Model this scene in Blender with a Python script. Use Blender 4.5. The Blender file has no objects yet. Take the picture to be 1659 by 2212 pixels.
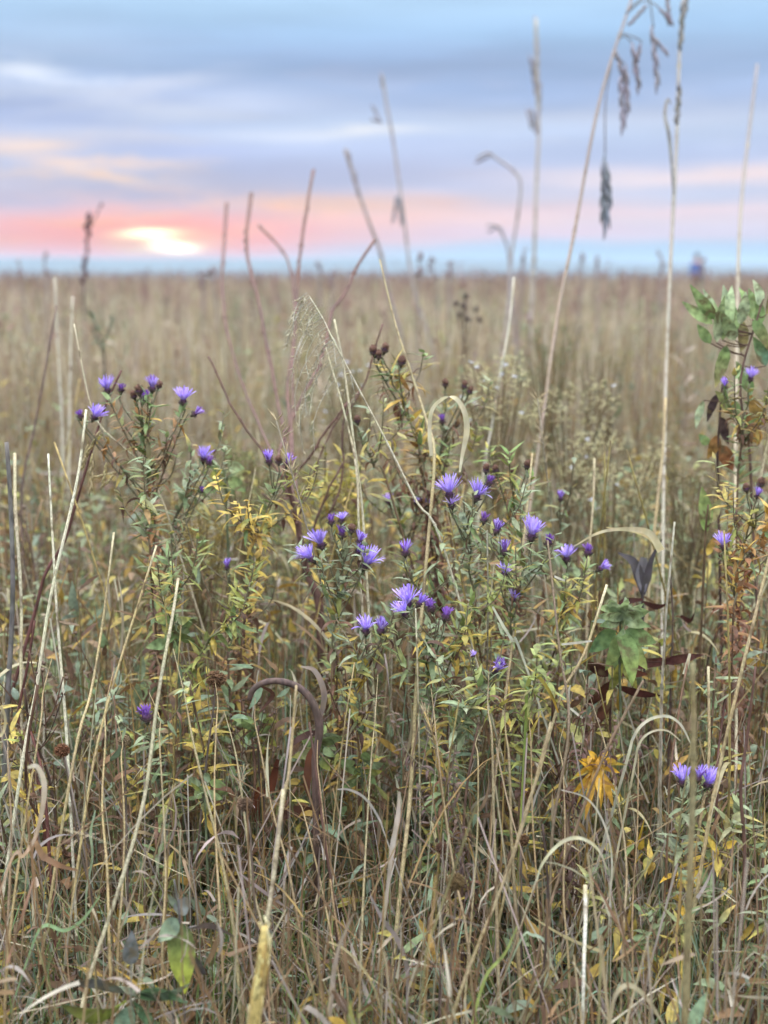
import bpy, math, random
import numpy as np
from mathutils import Vector, Matrix

random.seed(11)
RNG = np.random.default_rng(11)
S = bpy.context.scene
COL = S.collection
PI = math.pi
R = math.radians

# ------------------------------------------------------------------ camera
CAM_H = 1.25
F = 2600.0                       # focal length in units of a 1659 px wide picture
W0, H0 = 1659.0, 2212.0
HORIZON = 578.0
PITCH = math.atan((H0 / 2 - HORIZON) / F)

cd = bpy.data.cameras.new('camera')
cam = bpy.data.objects.new('camera', cd)
COL.objects.link(cam)
cam.location = (0, 0, CAM_H)
cam.rotation_euler = (PI / 2 - PITCH, 0, 0)
cd.sensor_fit = 'HORIZONTAL'
cd.sensor_width = 36.0
cd.lens = 36.0 * F / W0
cd.clip_start = 0.02
cd.clip_end = 20000
cd.dof.use_dof = True
cd.dof.focus_distance = 1.92
cd.dof.aperture_fstop = 3.4
S.camera = cam


def ray(px, py):
    X = (px - W0 / 2) / F
    U = (H0 / 2 - py) / F
    c, s = math.cos(PITCH), math.sin(PITCH)
    return Vector((X, c + U * s, -s + U * c))


def P(px, py, d):
    r = ray(px, py)
    return Vector((0, 0, CAM_H)) + r * (d / r.y)


def azel(px, py):
    r = ray(px, py).normalized()
    return math.atan2(r.x, r.y), math.asin(r.z)


def lin(c):
    c = c / 255.0
    return c / 12.92 if c <= 0.04045 else ((c + 0.055) / 1.055) ** 2.4


def C(r, g, b, k=1.0):
    return (lin(r) * k, lin(g) * k, lin(b) * k, 1.0)


# ------------------------------------------------------------------ view, sky, sun
S.view_settings.view_transform = 'Standard'
S.view_settings.look = 'None'
S.view_settings.gamma = 1.0
S.view_settings.exposure = 0.0
try:
    S.cycles.max_bounces = 8
    S.cycles.diffuse_bounces = 4
    S.cycles.transmission_bounces = 4
    S.cycles.volume_bounces = 1
except Exception:
    pass

SUN_AZ, SUN_EL = azel(350, 518)
ZENITH = 6.3                     # overcast vault out of view overhead, boosted above the horizon to light the meadow

world = bpy.data.worlds.new("World")
S.world = world
world.use_nodes = True
WT = world.node_tree
WT.nodes.clear()


def node(tree, kind, **kw):
    n = tree.nodes.new(kind)
    for k, v in kw.items():
        setattr(n, k, v)
    return n


def wm(op, a, b=None, c=None, clamp=False):
    n = node(WT, 'ShaderNodeMath', operation=op, use_clamp=clamp)
    for i, v in enumerate((a, b, c)):
        if v is None:
            continue
        if isinstance(v, (int, float)):
            n.inputs[i].default_value = v
        else:
            WT.links.new(v, n.inputs[i])
    return n.outputs[0]


def wmix(fac, a, b, mode='MIX'):
    n = node(WT, 'ShaderNodeMix', data_type='RGBA', blend_type=mode)
    for sock, v in ((n.inputs[0], fac), (n.inputs[6], a), (n.inputs[7], b)):
        if isinstance(v, (int, float)):
            sock.default_value = v
        elif isinstance(v, tuple):
            sock.default_value = v
        else:
            WT.links.new(v, sock)
    return n.outputs[2]


tc = node(WT, 'ShaderNodeTexCoord')
sx = node(WT, 'ShaderNodeSeparateXYZ')
WT.links.new(tc.outputs['Generated'], sx.inputs[0])
AZ0 = wm('ARCTAN2', sx.outputs[0], sx.outputs[1])
EL0 = wm('ARCSINE', sx.outputs[2])


def wnoise(sa, se, scale, detail, off, rough=0.55):
    cb = node(WT, 'ShaderNodeCombineXYZ')
    WT.links.new(wm('MULTIPLY', AZ0, sa), cb.inputs[0])
    WT.links.new(wm('MULTIPLY', EL0, se), cb.inputs[1])
    cb.inputs[2].default_value = off
    n = node(WT, 'ShaderNodeTexNoise')
    n.inputs['Scale'].default_value = scale
    n.inputs['Detail'].default_value = detail
    n.inputs['Roughness'].default_value = rough
    WT.links.new(cb.outputs[0], n.inputs['Vector'])
    return n.outputs[0]


nA = wnoise(5, 22, 1.0, 5, 1.3)
nB = wnoise(4, 30, 1.0, 5, 7.7)
nC = wnoise(3, 34, 1.4, 6, 3.1)
nD = wnoise(12, 60, 1.0, 5, 5.5)
AZ = wm('ADD', AZ0, wm('MULTIPLY', wm('SUBTRACT', nA, 0.5), 0.10))
EL = wm('ADD', EL0, wm('ADD', wm('MULTIPLY', wm('SUBTRACT', nB, 0.5), 0.030),
                       wm('MULTIPLY', wm('SUBTRACT', nD, 0.5), 0.010)))


def ell(py):
    return azel(829, py)[1]


ramp = node(WT, 'ShaderNodeValToRGB')
WT.links.new(wm('DIVIDE', wm('ADD', wm('ADD', EL0, wm('MULTIPLY', wm('SUBTRACT', nB, 0.5), 0.022)), 0.03), 0.28, clamp=True), ramp.inputs[0])
stops = [(640, (158, 190, 214)), (560, (156, 196, 222)), (532, (168, 196, 224)), (505, (205, 203, 224)),
         (468, (222, 208, 220)), (430, (208, 204, 222)), (395, (186, 195, 224)), (330, (184, 197, 229)),
         (270, (190, 207, 236)), (225, (174, 190, 222)), (150, (158, 182, 218)), (75, (166, 200, 235)), (0, (178, 211, 242))]
cr = ramp.color_ramp
cr.interpolation = 'EASE'
while len(cr.elements) < len(stops):
    cr.elements.new(0.5)
for e, (py, c) in zip(cr.elements, stops):
    e.position = (ell(py) + 0.03) / 0.28
    e.color = C(*c)
sky = ramp.outputs[0]


def blob(px, py, sxp, syp, slope=0.0, raw=False):
    a, e = azel(px, py)
    A, E = (AZ0, EL0) if raw else (AZ, EL)
    da = wm('SUBTRACT', A, a)
    de = wm('SUBTRACT', wm('SUBTRACT', E, e), wm('MULTIPLY', da, slope))
    u = wm('DIVIDE', da, sxp / F)
    v = wm('DIVIDE', de, syp / F)
    r2 = wm('ADD', wm('MULTIPLY', u, u), wm('MULTIPLY', v, v))
    return wm('EXPONENT', wm('MULTIPLY', r2, -1.0))


def layer(col, px, py, sxp, syp, fac=1.0, slope=0.0, raw=False, k=1.0):
    global sky
    m = blob(px, py, sxp, syp, slope, raw)
    sky = wmix(wm('MULTIPLY', m, fac), sky, C(*col, k))


# broad bands of cloud, then the lit edges, then the sunset glow
layer((152, 176, 214), 640, 130, 560, 55, 0.75)
layer((154, 178, 218), 1150, 205, 480, 34, 0.75)
layer((182, 202, 228), 100, 90, 260, 60, 0.55)
layer((164, 178, 218), 120, 250, 330, 50, 0.8)
layer((172, 182, 220), 380, 330, 260, 28, 0.6, -0.1)
layer((176, 182, 214), 700, 385, 560, 28, 0.8)
layer((190, 186, 208), 90, 430, 330, 36, 0.85)
layer((200, 198, 214), 420, 420, 260, 16, 0.6)
layer((205, 214, 236), 450, 235, 240, 22, 0.7, 0.05)
layer((215, 222, 240), 700, 290, 240, 12, 0.75)
layer((232, 234, 240), 800, 284, 110, 7, 0.9)
layer((222, 230, 246), 30, 158, 90, 9, 0.95, -0.06)
layer((206, 212, 232), 330, 190, 140, 14, 0.6, 0.1)
layer((208, 214, 234), 1320, 250, 420, 26, 0.55)
layer((244, 218, 204), 40, 325, 110, 17, 0.95, 0.02)
layer((214, 214, 226), 230, 300, 200, 18, .6)
layer((196, 204, 226), 250, 205, 170, 10, .6, .25)
layer((238, 216, 208), 190, 378, 130, 12, 0.95, -0.2)
layer((244, 212, 194), 240, 386, 60, 7, 0.7, -0.15)
layer((240, 222, 224), 1420, 385, 330, 22, 0.75)
layer((244, 220, 218), 1620, 378, 170, 9, 0.8)
layer((238, 216, 222), 1580, 440, 210, 7, 0.8)
layer((190, 200, 226), 1560, 412, 220, 10, 0.7)
layer((250, 200, 186), 720, 462, 430, 30, 0.95)
layer((255, 204, 168), 660, 446, 220, 13, 0.9)
layer((252, 196, 176), 560, 478, 300, 20, 0.7)
layer((232, 198, 210), 1050, 500, 480, 18, 0.8)
layer((238, 206, 212), 1250, 450, 330, 16, 0.6)
layer((246, 174, 176), 200, 505, 470, 46, 0.95)
layer((252, 172, 158), 360, 505, 240, 44, 0.9)
layer((255, 148, 132), 340, 548, 280, 15, 0.95)
layer((248, 158, 164), 90, 548, 240, 18, 0.95)
layer((255, 172, 118), 26, 526, 80, 14, 1.0)
layer((255, 200, 130), 195, 487, 80, 8, 0.95)
layer((255, 196, 150), 330, 470, 70, 6, 0.7)
layer((252, 158, 138), 320, 515, 330, 36, 0.85)
layer((255, 126, 98), 310, 526, 290, 38, 0.95, raw=True)
layer((255, 120, 96), 340, 548, 150, 12, 0.8, raw=True)
layer((255, 178, 110), 348, 524, 110, 25, 0.9, raw=True)
layer((255, 206, 120), 345, 522, 76, 19, 0.85, raw=True, k=1.05)


def broken(col, px_, py_, sxp, syp, nz, lo, hi, fac=1.0, k=1.0):
    """a patch of cloud whose edge is torn by a noise"""
    global sky
    m = node(WT, 'ShaderNodeMapRange', interpolation_type='SMOOTHSTEP')
    WT.links.new(nz, m.inputs[0])
    for i, v in enumerate((lo, hi, 0.0, fac)):
        m.inputs[i + 1].default_value = v
    sky = wmix(wm('MULTIPLY', blob(px_, py_, sxp, syp), m.outputs[0]), sky, C(*col, k))


nE = wnoise(11, 52, 1.0, 7, 2.2, 0.6)
nG = wnoise(7, 36, 1.0, 8, 9.4, 0.62)
nH = wnoise(16, 70, 1.0, 6, 4.6, 0.6)
broken((242, 216, 202), 110, 350, 270, 42, nE, .47, .62, 1.0)
broken((250, 214, 188), 170, 380, 170, 18, nH, .45, .6, .9)
broken((214, 220, 236), 330, 210, 420, 46, nG, .46, .64, .85)
broken((222, 230, 246), 120, 160, 260, 30, nE, .5, .66, .8)
broken((156, 170, 204), 600, 150, 620, 70, nG, .42, .62, .55)
broken((178, 180, 210), 300, 420, 480, 40, nE, .45, .62, .7)
broken((216, 220, 236), 1250, 260, 420, 50, nG, .48, .66, .6)
broken((255, 190, 150), 560, 470, 420, 34, nH, .5, .66, .6)
broken((164, 184, 218), 1350, 150, 420, 60, nE, .48, .66, .45)
# the sun itself, showing through a torn gap
sun_gap = wm('ADD', wm('MULTIPLY', wm('SUBTRACT', nH, 0.5), 1.0), 0.8, clamp=True)
for col_, x_, y_, sx_, sy_, sl_, k_ in (((255, 240, 180), 348, 520, 34, 11, -.35, 1.9), ((255, 244, 190), 322, 504, 54, 6.5, .03, 2.6), ((255, 248, 208), 374, 534, 42, 9.5, -.05, 3.2)):
    m_ = blob(x_, y_, sx_, sy_, sl_, True)
    sky = wmix(wm('MULTIPLY', wm('MULTIPLY', m_, sun_gap), 1.25, clamp=True), sky, C(*col_, k_))
layer((255, 158, 112), 286, 527, 34, 5.5, 0.9, raw=True)
layer((255, 166, 120), 432, 516, 30, 6, 0.6, raw=True)
layer((255, 208, 140), 300, 544, 46, 3.5, 0.7, raw=True)

# fine streaks all over
streak = node(WT, 'ShaderNodeMapRange')
WT.links.new(nC, streak.inputs[0])
for i, v in enumerate((0.35, 0.7, 1.0, 1.2)):
    streak.inputs[i + 1].default_value = v
sk = node(WT, 'ShaderNodeCombineColor')
for i in range(3):
    WT.links.new(streak.outputs[0], sk.inputs[i])
sky = wmix(1.0, sky, sk.outputs[0], 'MULTIPLY')

# the physical twilight sky behind the cloud, and the brighter vault overhead
nish = node(WT, 'ShaderNodeTexSky', sky_type='NISHITA', sun_disc=False)
nish.sun_elevation = max(SUN_EL, R(1.0))
nish.sun_rotation = SUN_AZ
nish.air_density = 1.0
nish.dust_density = 1.5
nb = node(WT, 'ShaderNodeBackground')
WT.links.new(nish.outputs[0], nb.inputs['Color'])
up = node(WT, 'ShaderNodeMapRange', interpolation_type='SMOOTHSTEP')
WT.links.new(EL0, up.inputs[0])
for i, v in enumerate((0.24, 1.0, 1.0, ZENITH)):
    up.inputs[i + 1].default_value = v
vault = node(WT, 'ShaderNodeMapRange', interpolation_type='SMOOTHSTEP')
WT.links.new(EL0, vault.inputs[0])
for i, v in enumerate((0.22, 0.6, 0.0, 0.75)):
    vault.inputs[i + 1].default_value = v
sky = wmix(vault.outputs[0], sky, C(224, 222, 218))
WT.links.new(wm('MULTIPLY', vault.outputs[0], 0.05 / 0.75), nb.inputs['Strength'])
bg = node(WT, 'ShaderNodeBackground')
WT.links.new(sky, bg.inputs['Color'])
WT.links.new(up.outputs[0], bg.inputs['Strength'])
addw = node(WT, 'ShaderNodeAddShader')
WT.links.new(bg.outputs[0], addw.inputs[0])
WT.links.new(nb.outputs[0], addw.inputs[1])
wo = node(WT, 'ShaderNodeOutputWorld')
WT.links.new(addw.outputs[0], wo.inputs['Surface'])

sd = bpy.data.lights.new('sun', 'SUN')
sd.energy = 1.0
sd.angle = R(6)
sd.color = (1.0, 0.55, 0.36)
sun = bpy.data.objects.new('sun', sd)
COL.objects.link(sun)
sdir = Vector((math.sin(SUN_AZ) * math.cos(R(3)), math.cos(SUN_AZ) * math.cos(R(3)), math.sin(R(3))))
sun.rotation_euler = sdir.to_track_quat('Z', 'Y').to_euler()
sun.location = (-6, 30, 12)


# ------------------------------------------------------------------ materials
def veg(name, rough=0.6, transl=0.25, mott=60.0, amt=0.35, stretch=(1, 1, 1), spec=0.25, bump=0.0, dark=None):
    m = bpy.data.materials.new(name)
    m.use_nodes = True
    t = m.node_tree
    t.nodes.clear()
    at = node(t, 'ShaderNodeAttribute', attribute_name='col')
    tcn = node(t, 'ShaderNodeTexCoord')
    mp = node(t, 'ShaderNodeMapping')
    mp.inputs['Scale'].default_value = stretch
    t.links.new(tcn.outputs['Object'], mp.inputs[0])
    nz = node(t, 'ShaderNodeTexNoise')
    nz.inputs['Scale'].default_value = mott
    nz.inputs['Detail'].default_value = 4
    t.links.new(mp.outputs[0], nz.inputs['Vector'])
    mr = node(t, 'ShaderNodeMapRange')
    t.links.new(nz.outputs[0], mr.inputs[0])
    for i, v in enumerate((0.3, 0.7, 1 - amt, 1 + amt * 0.7)):
        mr.inputs[i + 1].default_value = v
    cc = node(t, 'ShaderNodeCombineColor')
    for i in range(3):
        t.links.new(mr.outputs[0], cc.inputs[i])
    mx = node(t, 'ShaderNodeMix', data_type='RGBA', blend_type='MULTIPLY')
    mx.inputs[0].default_value = 1.0
    t.links.new(at.outputs['Color'], mx.inputs[6])
    t.links.new(cc.outputs[0], mx.inputs[7])
    colr = mx.outputs[2]
    if dark:
        n2 = node(t, 'ShaderNodeTexNoise')
        n2.inputs['Scale'].default_value = dark[0]
        n2.inputs['Detail'].default_value = 3
        t.links.new(tcn.outputs['Object'], n2.inputs['Vector'])
        r2 = node(t, 'ShaderNodeMapRange')
        t.links.new(n2.outputs[0], r2.inputs[0])
        for i, v in enumerate((0.55, 0.68, 0.0, dark[1])):
            r2.inputs[i + 1].default_value = v
        m2 = node(t, 'ShaderNodeMix', data_type='RGBA')
        t.links.new(r2.outputs[0], m2.inputs[0])
        t.links.new(colr, m2.inputs[6])
        m2.inputs[7].default_value = dark[2]
        colr = m2.outputs[2]
    bs = node(t, 'ShaderNodeBsdfPrincipled')
    bs.inputs['Roughness'].default_value = rough
    bs.inputs['Specular IOR Level'].default_value = spec
    t.links.new(colr, bs.inputs['Base Color'])
    if bump:
        bp = node(t, 'ShaderNodeBump')
        bp.inputs['Strength'].default_value = bump
        bp.inputs['Distance'].default_value = 0.002
        t.links.new(nz.outputs[0], bp.inputs['Height'])
        t.links.new(bp.outputs[0], bs.inputs['Normal'])
    out = node(t, 'ShaderNodeOutputMaterial')
    if transl > 0:
        tr = node(t, 'ShaderNodeBsdfTranslucent')
        t.links.new(colr, tr.inputs['Color'])
        ms = node(t, 'ShaderNodeMixShader')
        ms.inputs[0].default_value = transl
        t.links.new(bs.outputs[0], ms.inputs[1])
        t.links.new(tr.outputs[0], ms.inputs[2])
        t.links.new(ms.outputs[0], out.inputs['Surface'])
    else:
        t.links.new(bs.outputs[0], out.inputs['Surface'])
    return m


M_STRAW = veg('straw', 0.55, 0.0, 90, 0.5, (6, 6, 1.2), 0.25, 0.5, (38, 0.8, C(100, 82, 60)))
M_BLADE = veg('dry_blade', 0.6, 0.3, 45, 0.35, (1, 1, 0.5), 0.25, 0.0)
M_LEAF = veg('leaf', 0.5, 0.25, 110, 0.35, (1, 1, 1), 0.35, 0.3, (70, 0.5, C(92, 70, 46)))
M_BIGLEAF = veg('broad_leaf', 0.75, 0.25, 70, 0.55, (1, 1, 1), 0.15, 0.8, (46, 0.9, C(104, 90, 66)))
M_PETAL = veg('petal', 0.65, 0.3, 160, 0.2, (1, 1, 1), 0.2)
M_BARK = veg('bark', 0.7, 0.0, 120, 0.5, (1, 1, 0.35), 0.25, 0.6)
M_GRASS = veg('meadow_grass', 0.6, 0.3, 18, 0.35, (1, 1, 0.4), 0.25)
M_HEAD = veg('seed_fluff', 0.85, 0.1, 200, 0.45, (1, 1, 1), 0.1, 0.5)
M_CLOTH = veg('cloth', 0.9, 0.0, 14, 0.2, (1, 1, 1), 0.1)


# ------------------------------------------------------------------ mesh building
class MB:
    def __init__(self):
        self.v, self.f, self.c = [], [], []

    def tube(self, pts, rads, col, sides=6, cap=True, cols=None):
        n = len(pts)
        b0 = len(self.v)
        up = None
        for i, p in enumerate(pts):
            if i == 0:
                t = pts[1] - pts[0]
            elif i == n - 1:
                t = pts[-1] - pts[-2]
            else:
                t = pts[i + 1] - pts[i - 1]
            t = t.normalized() if t.length > 1e-9 else Vector((0, 0, 1))
            if up is None:
                a = Vector((0, 0, 1)) if abs(t.z) < 0.9 else Vector((1, 0, 0))
                up = t.cross(a).normalized()
            else:
                up = up - t * up.dot(t)
                up = up.normalized() if up.length > 1e-6 else t.orthogonal().normalized()
            w = t.cross(up)
            r = rads[i] if isinstance(rads, (list, tuple)) else rads
            cc = cols[i] if cols else col
            for k in range(sides):
                a = 2 * PI * k / sides
                self.v.append(p + up * (r * math.cos(a)) + w * (r * math.sin(a)))
                self.c.append(cc)
        for i in range(n - 1):
            for k in range(sides):
                k2 = (k + 1) % sides
                self.f.append((b0 + i * sides + k, b0 + i * sides + k2, b0 + (i + 1) * sides + k2, b0 + (i + 1) * sides + k))
        if cap:
            self.f.append(tuple(b0 + k for k in reversed(range(sides))))
            self.f.append(tuple(b0 + (n - 1) * sides + k for k in range(sides)))

    def ribbon(self, pts, widths, cols, side=None, twist=0.0, fold=0.0):
        n = len(pts)
        b0 = len(self.v)
        for i, p in enumerate(pts):
            t = (pts[min(i + 1, n - 1)] - pts[max(i - 1, 0)])
            t = t.normalized() if t.length > 1e-9 else Vector((0, 0, 1))
            s = side if side is not None else t.cross(Vector((0, 1, 0)))
            s = s - t * s.dot(t)
            s = s.normalized() if s.length > 1e-6 else t.orthogonal().normalized()
            nn = t.cross(s)
            a = twist * i / max(1, n - 1)
            s2 = s * math.cos(a) + nn * math.sin(a)
            n2 = t.cross(s2)
            w = widths[i] * 0.5
            cc = cols[i] if isinstance(cols, list) else cols
            self.v += [p - s2 * w + n2 * (w * fold), p, p + s2 * w + n2 * (w * fold)]
            self.c += [cc, cc, cc]
        for i in range(n - 1):
            a = b0 + i * 3
            self.f.append((a, a + 1, a + 4, a + 3))
            self.f.append((a + 1, a + 2, a + 5, a + 4))

    def leaf(self, base, d, L, W, cb, ct, droop=0.5, curl=0.0, seg=5, fold=0.25, ovate=False, twist=0.0, wav=0.0):
        d = d.normalized()
        side = d.cross(Vector((0, 0, 1)))
        side = side.normalized() if side.length > 1e-3 else Vector((1, 0, 0))
        pts, ws, cs = [], [], []
        p = base.copy()
        cur = d.copy()
        for i in range(seg + 1):
            t = i / seg
            pts.append(p.copy())
            if ovate:
                w = math.sin(PI * min(1, t ** 0.72)) ** 0.8
            else:
                w = math.sin(PI * min(1.0, 0.14 + 0.86 * t ** 0.72)) ** 1.15
            ws.append(max(0.02, w) * W * (1 + random.uniform(-wav, wav)))
            cs.append(tuple(cb[k] * (1 - t) + ct[k] * t for k in range(4)))
            q = Matrix.Rotation(-(droop + curl * t) / seg, 3, side)
            cur = q @ cur
            p = p + cur * (L / seg)
        self.ribbon(pts, ws, cs, side, twist, fold)

    def ball(self, c, r, col, jit=0.15, nu=10, nv=7, squash=1.0, axis=None):
        b0 = len(self.v)
        q = Vector((0, 0, 1)).rotation_difference(axis) if axis is not None else None
        for j in range(nv + 1):
            th = PI * j / nv
            for i in range(nu):
                ph = 2 * PI * i / nu
                rr = r * (1 + random.uniform(-jit, jit))
                o = Vector((rr * math.sin(th) * math.cos(ph), rr * math.sin(th) * math.sin(ph), rr * squash * math.cos(th)))
                if q:
                    o = q @ o
                k = random.uniform(0.75, 1.2)
                self.v.append(c + o)
                self.c.append((col[0] * k, col[1] * k, col[2] * k, 1))
        for j in range(nv):
            for i in range(nu):
                i2 = (i + 1) % nu
                self.f.append((b0 + j * nu + i, b0 + (j + 1) * nu + i, b0 + (j + 1) * nu + i2, b0 + j * nu + i2))

    def build(self, name, mat, parent=None, smooth=True):
        me = bpy.data.meshes.new(name)
        off = parent_world(parent)
        me.from_pydata([tuple(p - off) for p in self.v], [], self.f)
        at = me.color_attributes.new('col', 'FLOAT_COLOR', 'POINT')
        at.data.foreach_set('color', [x for c in self.c for x in c])
        if smooth:
            me.polygons.foreach_set('use_smooth', [True] * len(me.polygons))
        me.materials.append(mat)
        me.update()
        o = bpy.data.objects.new(name, me)
        COL.objects.link(o)
        if parent:
            o.parent = parent
        return o


def parent_world(p):
    v = Vector((0, 0, 0))
    while p is not None:
        v = v + p.location
        p = p.parent
    return v


def tag(o, label, cat, group=None, kind=None):
    if label:
        o['label'] = label
    if cat:
        o['category'] = cat
    if group:
        o['group'] = group
    if kind:
        o['kind'] = kind
    return o


def thing(name, label, cat, loc, group=None):
    o = bpy.data.objects.new(name, None)
    o.empty_display_size = 0.05
    COL.objects.link(o)
    o.location = loc
    return tag(o, label, cat, group)


def dup(root, loc, rotz=0.0, scale=1.0, label=None, tilt=(0, 0)):
    r = root.copy()
    COL.objects.link(r)
    r.location = loc
    r.rotation_euler = (tilt[0], tilt[1], rotz)
    r.scale = (scale, scale, scale)
    if label:
        r['label'] = label
    for ch in root.children:
        c = ch.copy()
        COL.objects.link(c)
        c.parent = r
        for g in ch.children:
            d = g.copy()
            COL.objects.link(d)
            d.parent = c
    return r


def smooth_path(pts, sub=4):
    """Catmull-Rom through the points."""
    if len(pts) < 3:
        return [pts[0].lerp(pts[-1], i / sub) for i in range(sub + 1)]
    out = []
    q = [pts[0] * 2 - pts[1]] + list(pts) + [pts[-1] * 2 - pts[-2]]
    for i in range(1, len(q) - 2):
        p0, p1, p2, p3 = q[i - 1], q[i], q[i + 1], q[i + 2]
        for k in range(sub):
            t = k / sub
            out.append(0.5 * ((2 * p1) + (p2 - p0) * t + (2 * p0 - 5 * p1 + 4 * p2 - p3) * t * t + (3 * p1 - p0 - 3 * p2 + p3) * t ** 3))
    out.append(pts[-1].copy())
    return out


def to_ground(pts):
    """pts run top to bottom; carry the lowest one on down to the soil."""
    a, b = pts[-2], pts[-1]
    if b.z < 0.01:
        b.z = 0.0
        return pts
    v = b - a
    if v.z > -1e-3:
        v = Vector((0, 0, -1))
    off = v * (b.z / -v.z)
    h = Vector((off.x, off.y, 0))
    if h.length > 0.35 * b.z:
        h = h * (0.35 * b.z / h.length)
    return pts + [Vector((b.x + h.x * 0.55, b.y + h.y * 0.55, b.z * 0.45)), Vector((b.x + h.x, b.y + h.y, 0.0))]


def path3(pts, d0, d1):
    n = len(pts) - 1
    return [P(x, y, d0 + (d1 - d0) * i / n) for i, (x, y) in enumerate(pts)]


def jitc(c, a=0.12):
    k = random.uniform(1 - a, 1 + a)
    return (c[0] * k * random.uniform(0.95, 1.05), c[1] * k, c[2] * k * random.uniform(0.92, 1.08), 1)


def ramp_col(stops, t):
    for (t0, c0), (t1, c1) in zip(stops, stops[1:]):
        if t <= t1:
            u = 0 if t1 == t0 else max(0, (t - t0) / (t1 - t0))
            return tuple(c0[k] * (1 - u) + c1[k] * u for k in range(4))
    return stops[-1][1]


# ------------------------------------------------------------------ terrain
def terrain(x, y):
    r = math.hypot(x, y)
    z = 0.0
    if r > 62:
        u = min(1, (r - 62) / 240)
        z -= 22 * u * u * (3 - 2 * u)
    z += 0.03 * math.sin(x * 0.31 + 1.3) * math.sin(y * 0.23) * min(1, r / 12)
    return z


def ground():
    rings = [0, 0.6, 1.2, 2, 3, 4.5, 6.5, 9, 13, 18, 25, 34, 45, 56, 64, 75, 90, 110, 140, 180, 230, 300, 500, 900, 1500, 2300, 3200]
    seg = 72
    v = [(0, 0, 0)]
    f = []
    for r in rings[1:]:
        for k in range(seg):
            a = 2 * PI * k / seg
            x, y = r * math.sin(a), r * math.cos(a)
            v.append((x, y, terrain(x, y)))
    for k in range(seg):
        f.append((0, 1 + (k + 1) % seg, 1 + k))
    for i in range(len(rings) - 2):
        for k in range(seg):
            a, b = 1 + i * seg + k, 1 + i * seg + (k + 1) % seg
            f.append((a, b, b + seg, a + seg))
    me = bpy.data.meshes.new('ground')
    me.from_pydata(v, [], f)
    me.polygons.foreach_set('use_smooth', [True] * len(f))
    m = bpy.data.materials.new('meadow_soil')
    m.use_nodes = True
    t = m.node_tree
    bs = t.nodes['Principled BSDF']
    bs.inputs['Roughness'].default_value = 0.95
    tcn = node(t, 'ShaderNodeTexCoord')
    n1 = node(t, 'ShaderNodeTexNoise')
    n1.inputs['Scale'].default_value = 14
    n1.inputs['Detail'].default_value = 8
    t.links.new(tcn.outputs['Object'], n1.inputs['Vector'])
    r1 = node(t, 'ShaderNodeValToRGB')
    r1.color_ramp.elements[0].color = C(58, 46, 34)
    r1.color_ramp.elements[0].position = 0.35
    r1.color_ramp.elements[1].color = C(128, 108, 74)
    r1.color_ramp.elements[1].position = 0.7
    e = r1.color_ramp.elements.new(0.52)
    e.color = C(88, 80, 48)
    t.links.new(n1.outputs[0], r1.inputs[0])
    t.links.new(r1.outputs[0], bs.inputs['Base Color'])
    bp = node(t, 'ShaderNodeBump')
    bp.inputs['Strength'].default_value = 0.6
    bp.inputs['Distance'].default_value = 0.02
    t.links.new(n1.outputs[0], bp.inputs['Height'])
    t.links.new(bp.outputs[0], bs.inputs['Normal'])
    me.materials.append(m)
    o = bpy.data.objects.new('ground', me)
    COL.objects.link(o)
    o['kind'] = 'structure'


ground()


def hills():
    """A long low wooded rise about two kilometres off."""
    mb = MB()
    n = 160
    g = C(64, 70, 66)
    rows = []
    for j, (dist, hh) in enumerate(((1700, -22), (1900, -8), (2100, 1.0), (2250, 0.8), (2600, -24))):
        row = []
        for i in range(n + 1):
            a = R(-60) + R(120) * i / n
            top = 15.5 + 2.0 * math.sin(a * 5 + 1.0) + 1.5 * math.sin(a * 17) + 0.8 * math.sin(a * 47 + 2)
            top += -9.0 * max(0, min(1, (a + 0.05) / 0.3))
            z = hh if hh < 0 else hh * top
            row.append(len(mb.v))
            mb.v.append(Vector((dist * math.sin(a), dist * math.cos(a), z)))
            mb.c.append(jitc(g, 0.2))
        rows.append(row)
    for r0, r1 in zip(rows, rows[1:]):
        for i in range(n):
            mb.f.append((r0[i], r0[i + 1], r1[i + 1], r1[i]))
    o = mb.build('hills', veg('far_woodland', 0.9, 0, 0.03, 0.4))
    o['kind'] = 'structure'


hills()


def haze():
    me = bpy.data.meshes.new('haze')
    h, z0, z1 = 3000.0, -24.5, 22.0
    v = [(x, y, z) for z in (z0, z1) for x, y in ((-h, -h), (h, -h), (h, h), (-h, h))]
    me.from_pydata(v, [], [(3, 2, 1, 0), (4, 5, 6, 7), (0, 1, 5, 4), (1, 2, 6, 5), (2, 3, 7, 6), (3, 0, 4, 7)])
    m = bpy.data.materials.new('haze_air')
    m.use_nodes = True
    t = m.node_tree
    t.nodes.clear()
    pv = node(t, 'ShaderNodeVolumePrincipled')
    pv.inputs['Color'].default_value = (0.54, 0.68, 0.84, 1)
    pv.inputs['Density'].default_value = 0.0005
    out = node(t, 'ShaderNodeOutputMaterial')
    t.links.new(pv.outputs[0], out.inputs['Volume'])
    me.materials.append(m)
    o = bpy.data.objects.new('haze', me)
    COL.objects.link(o)
    o['kind'] = 'stuff'


haze()


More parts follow.
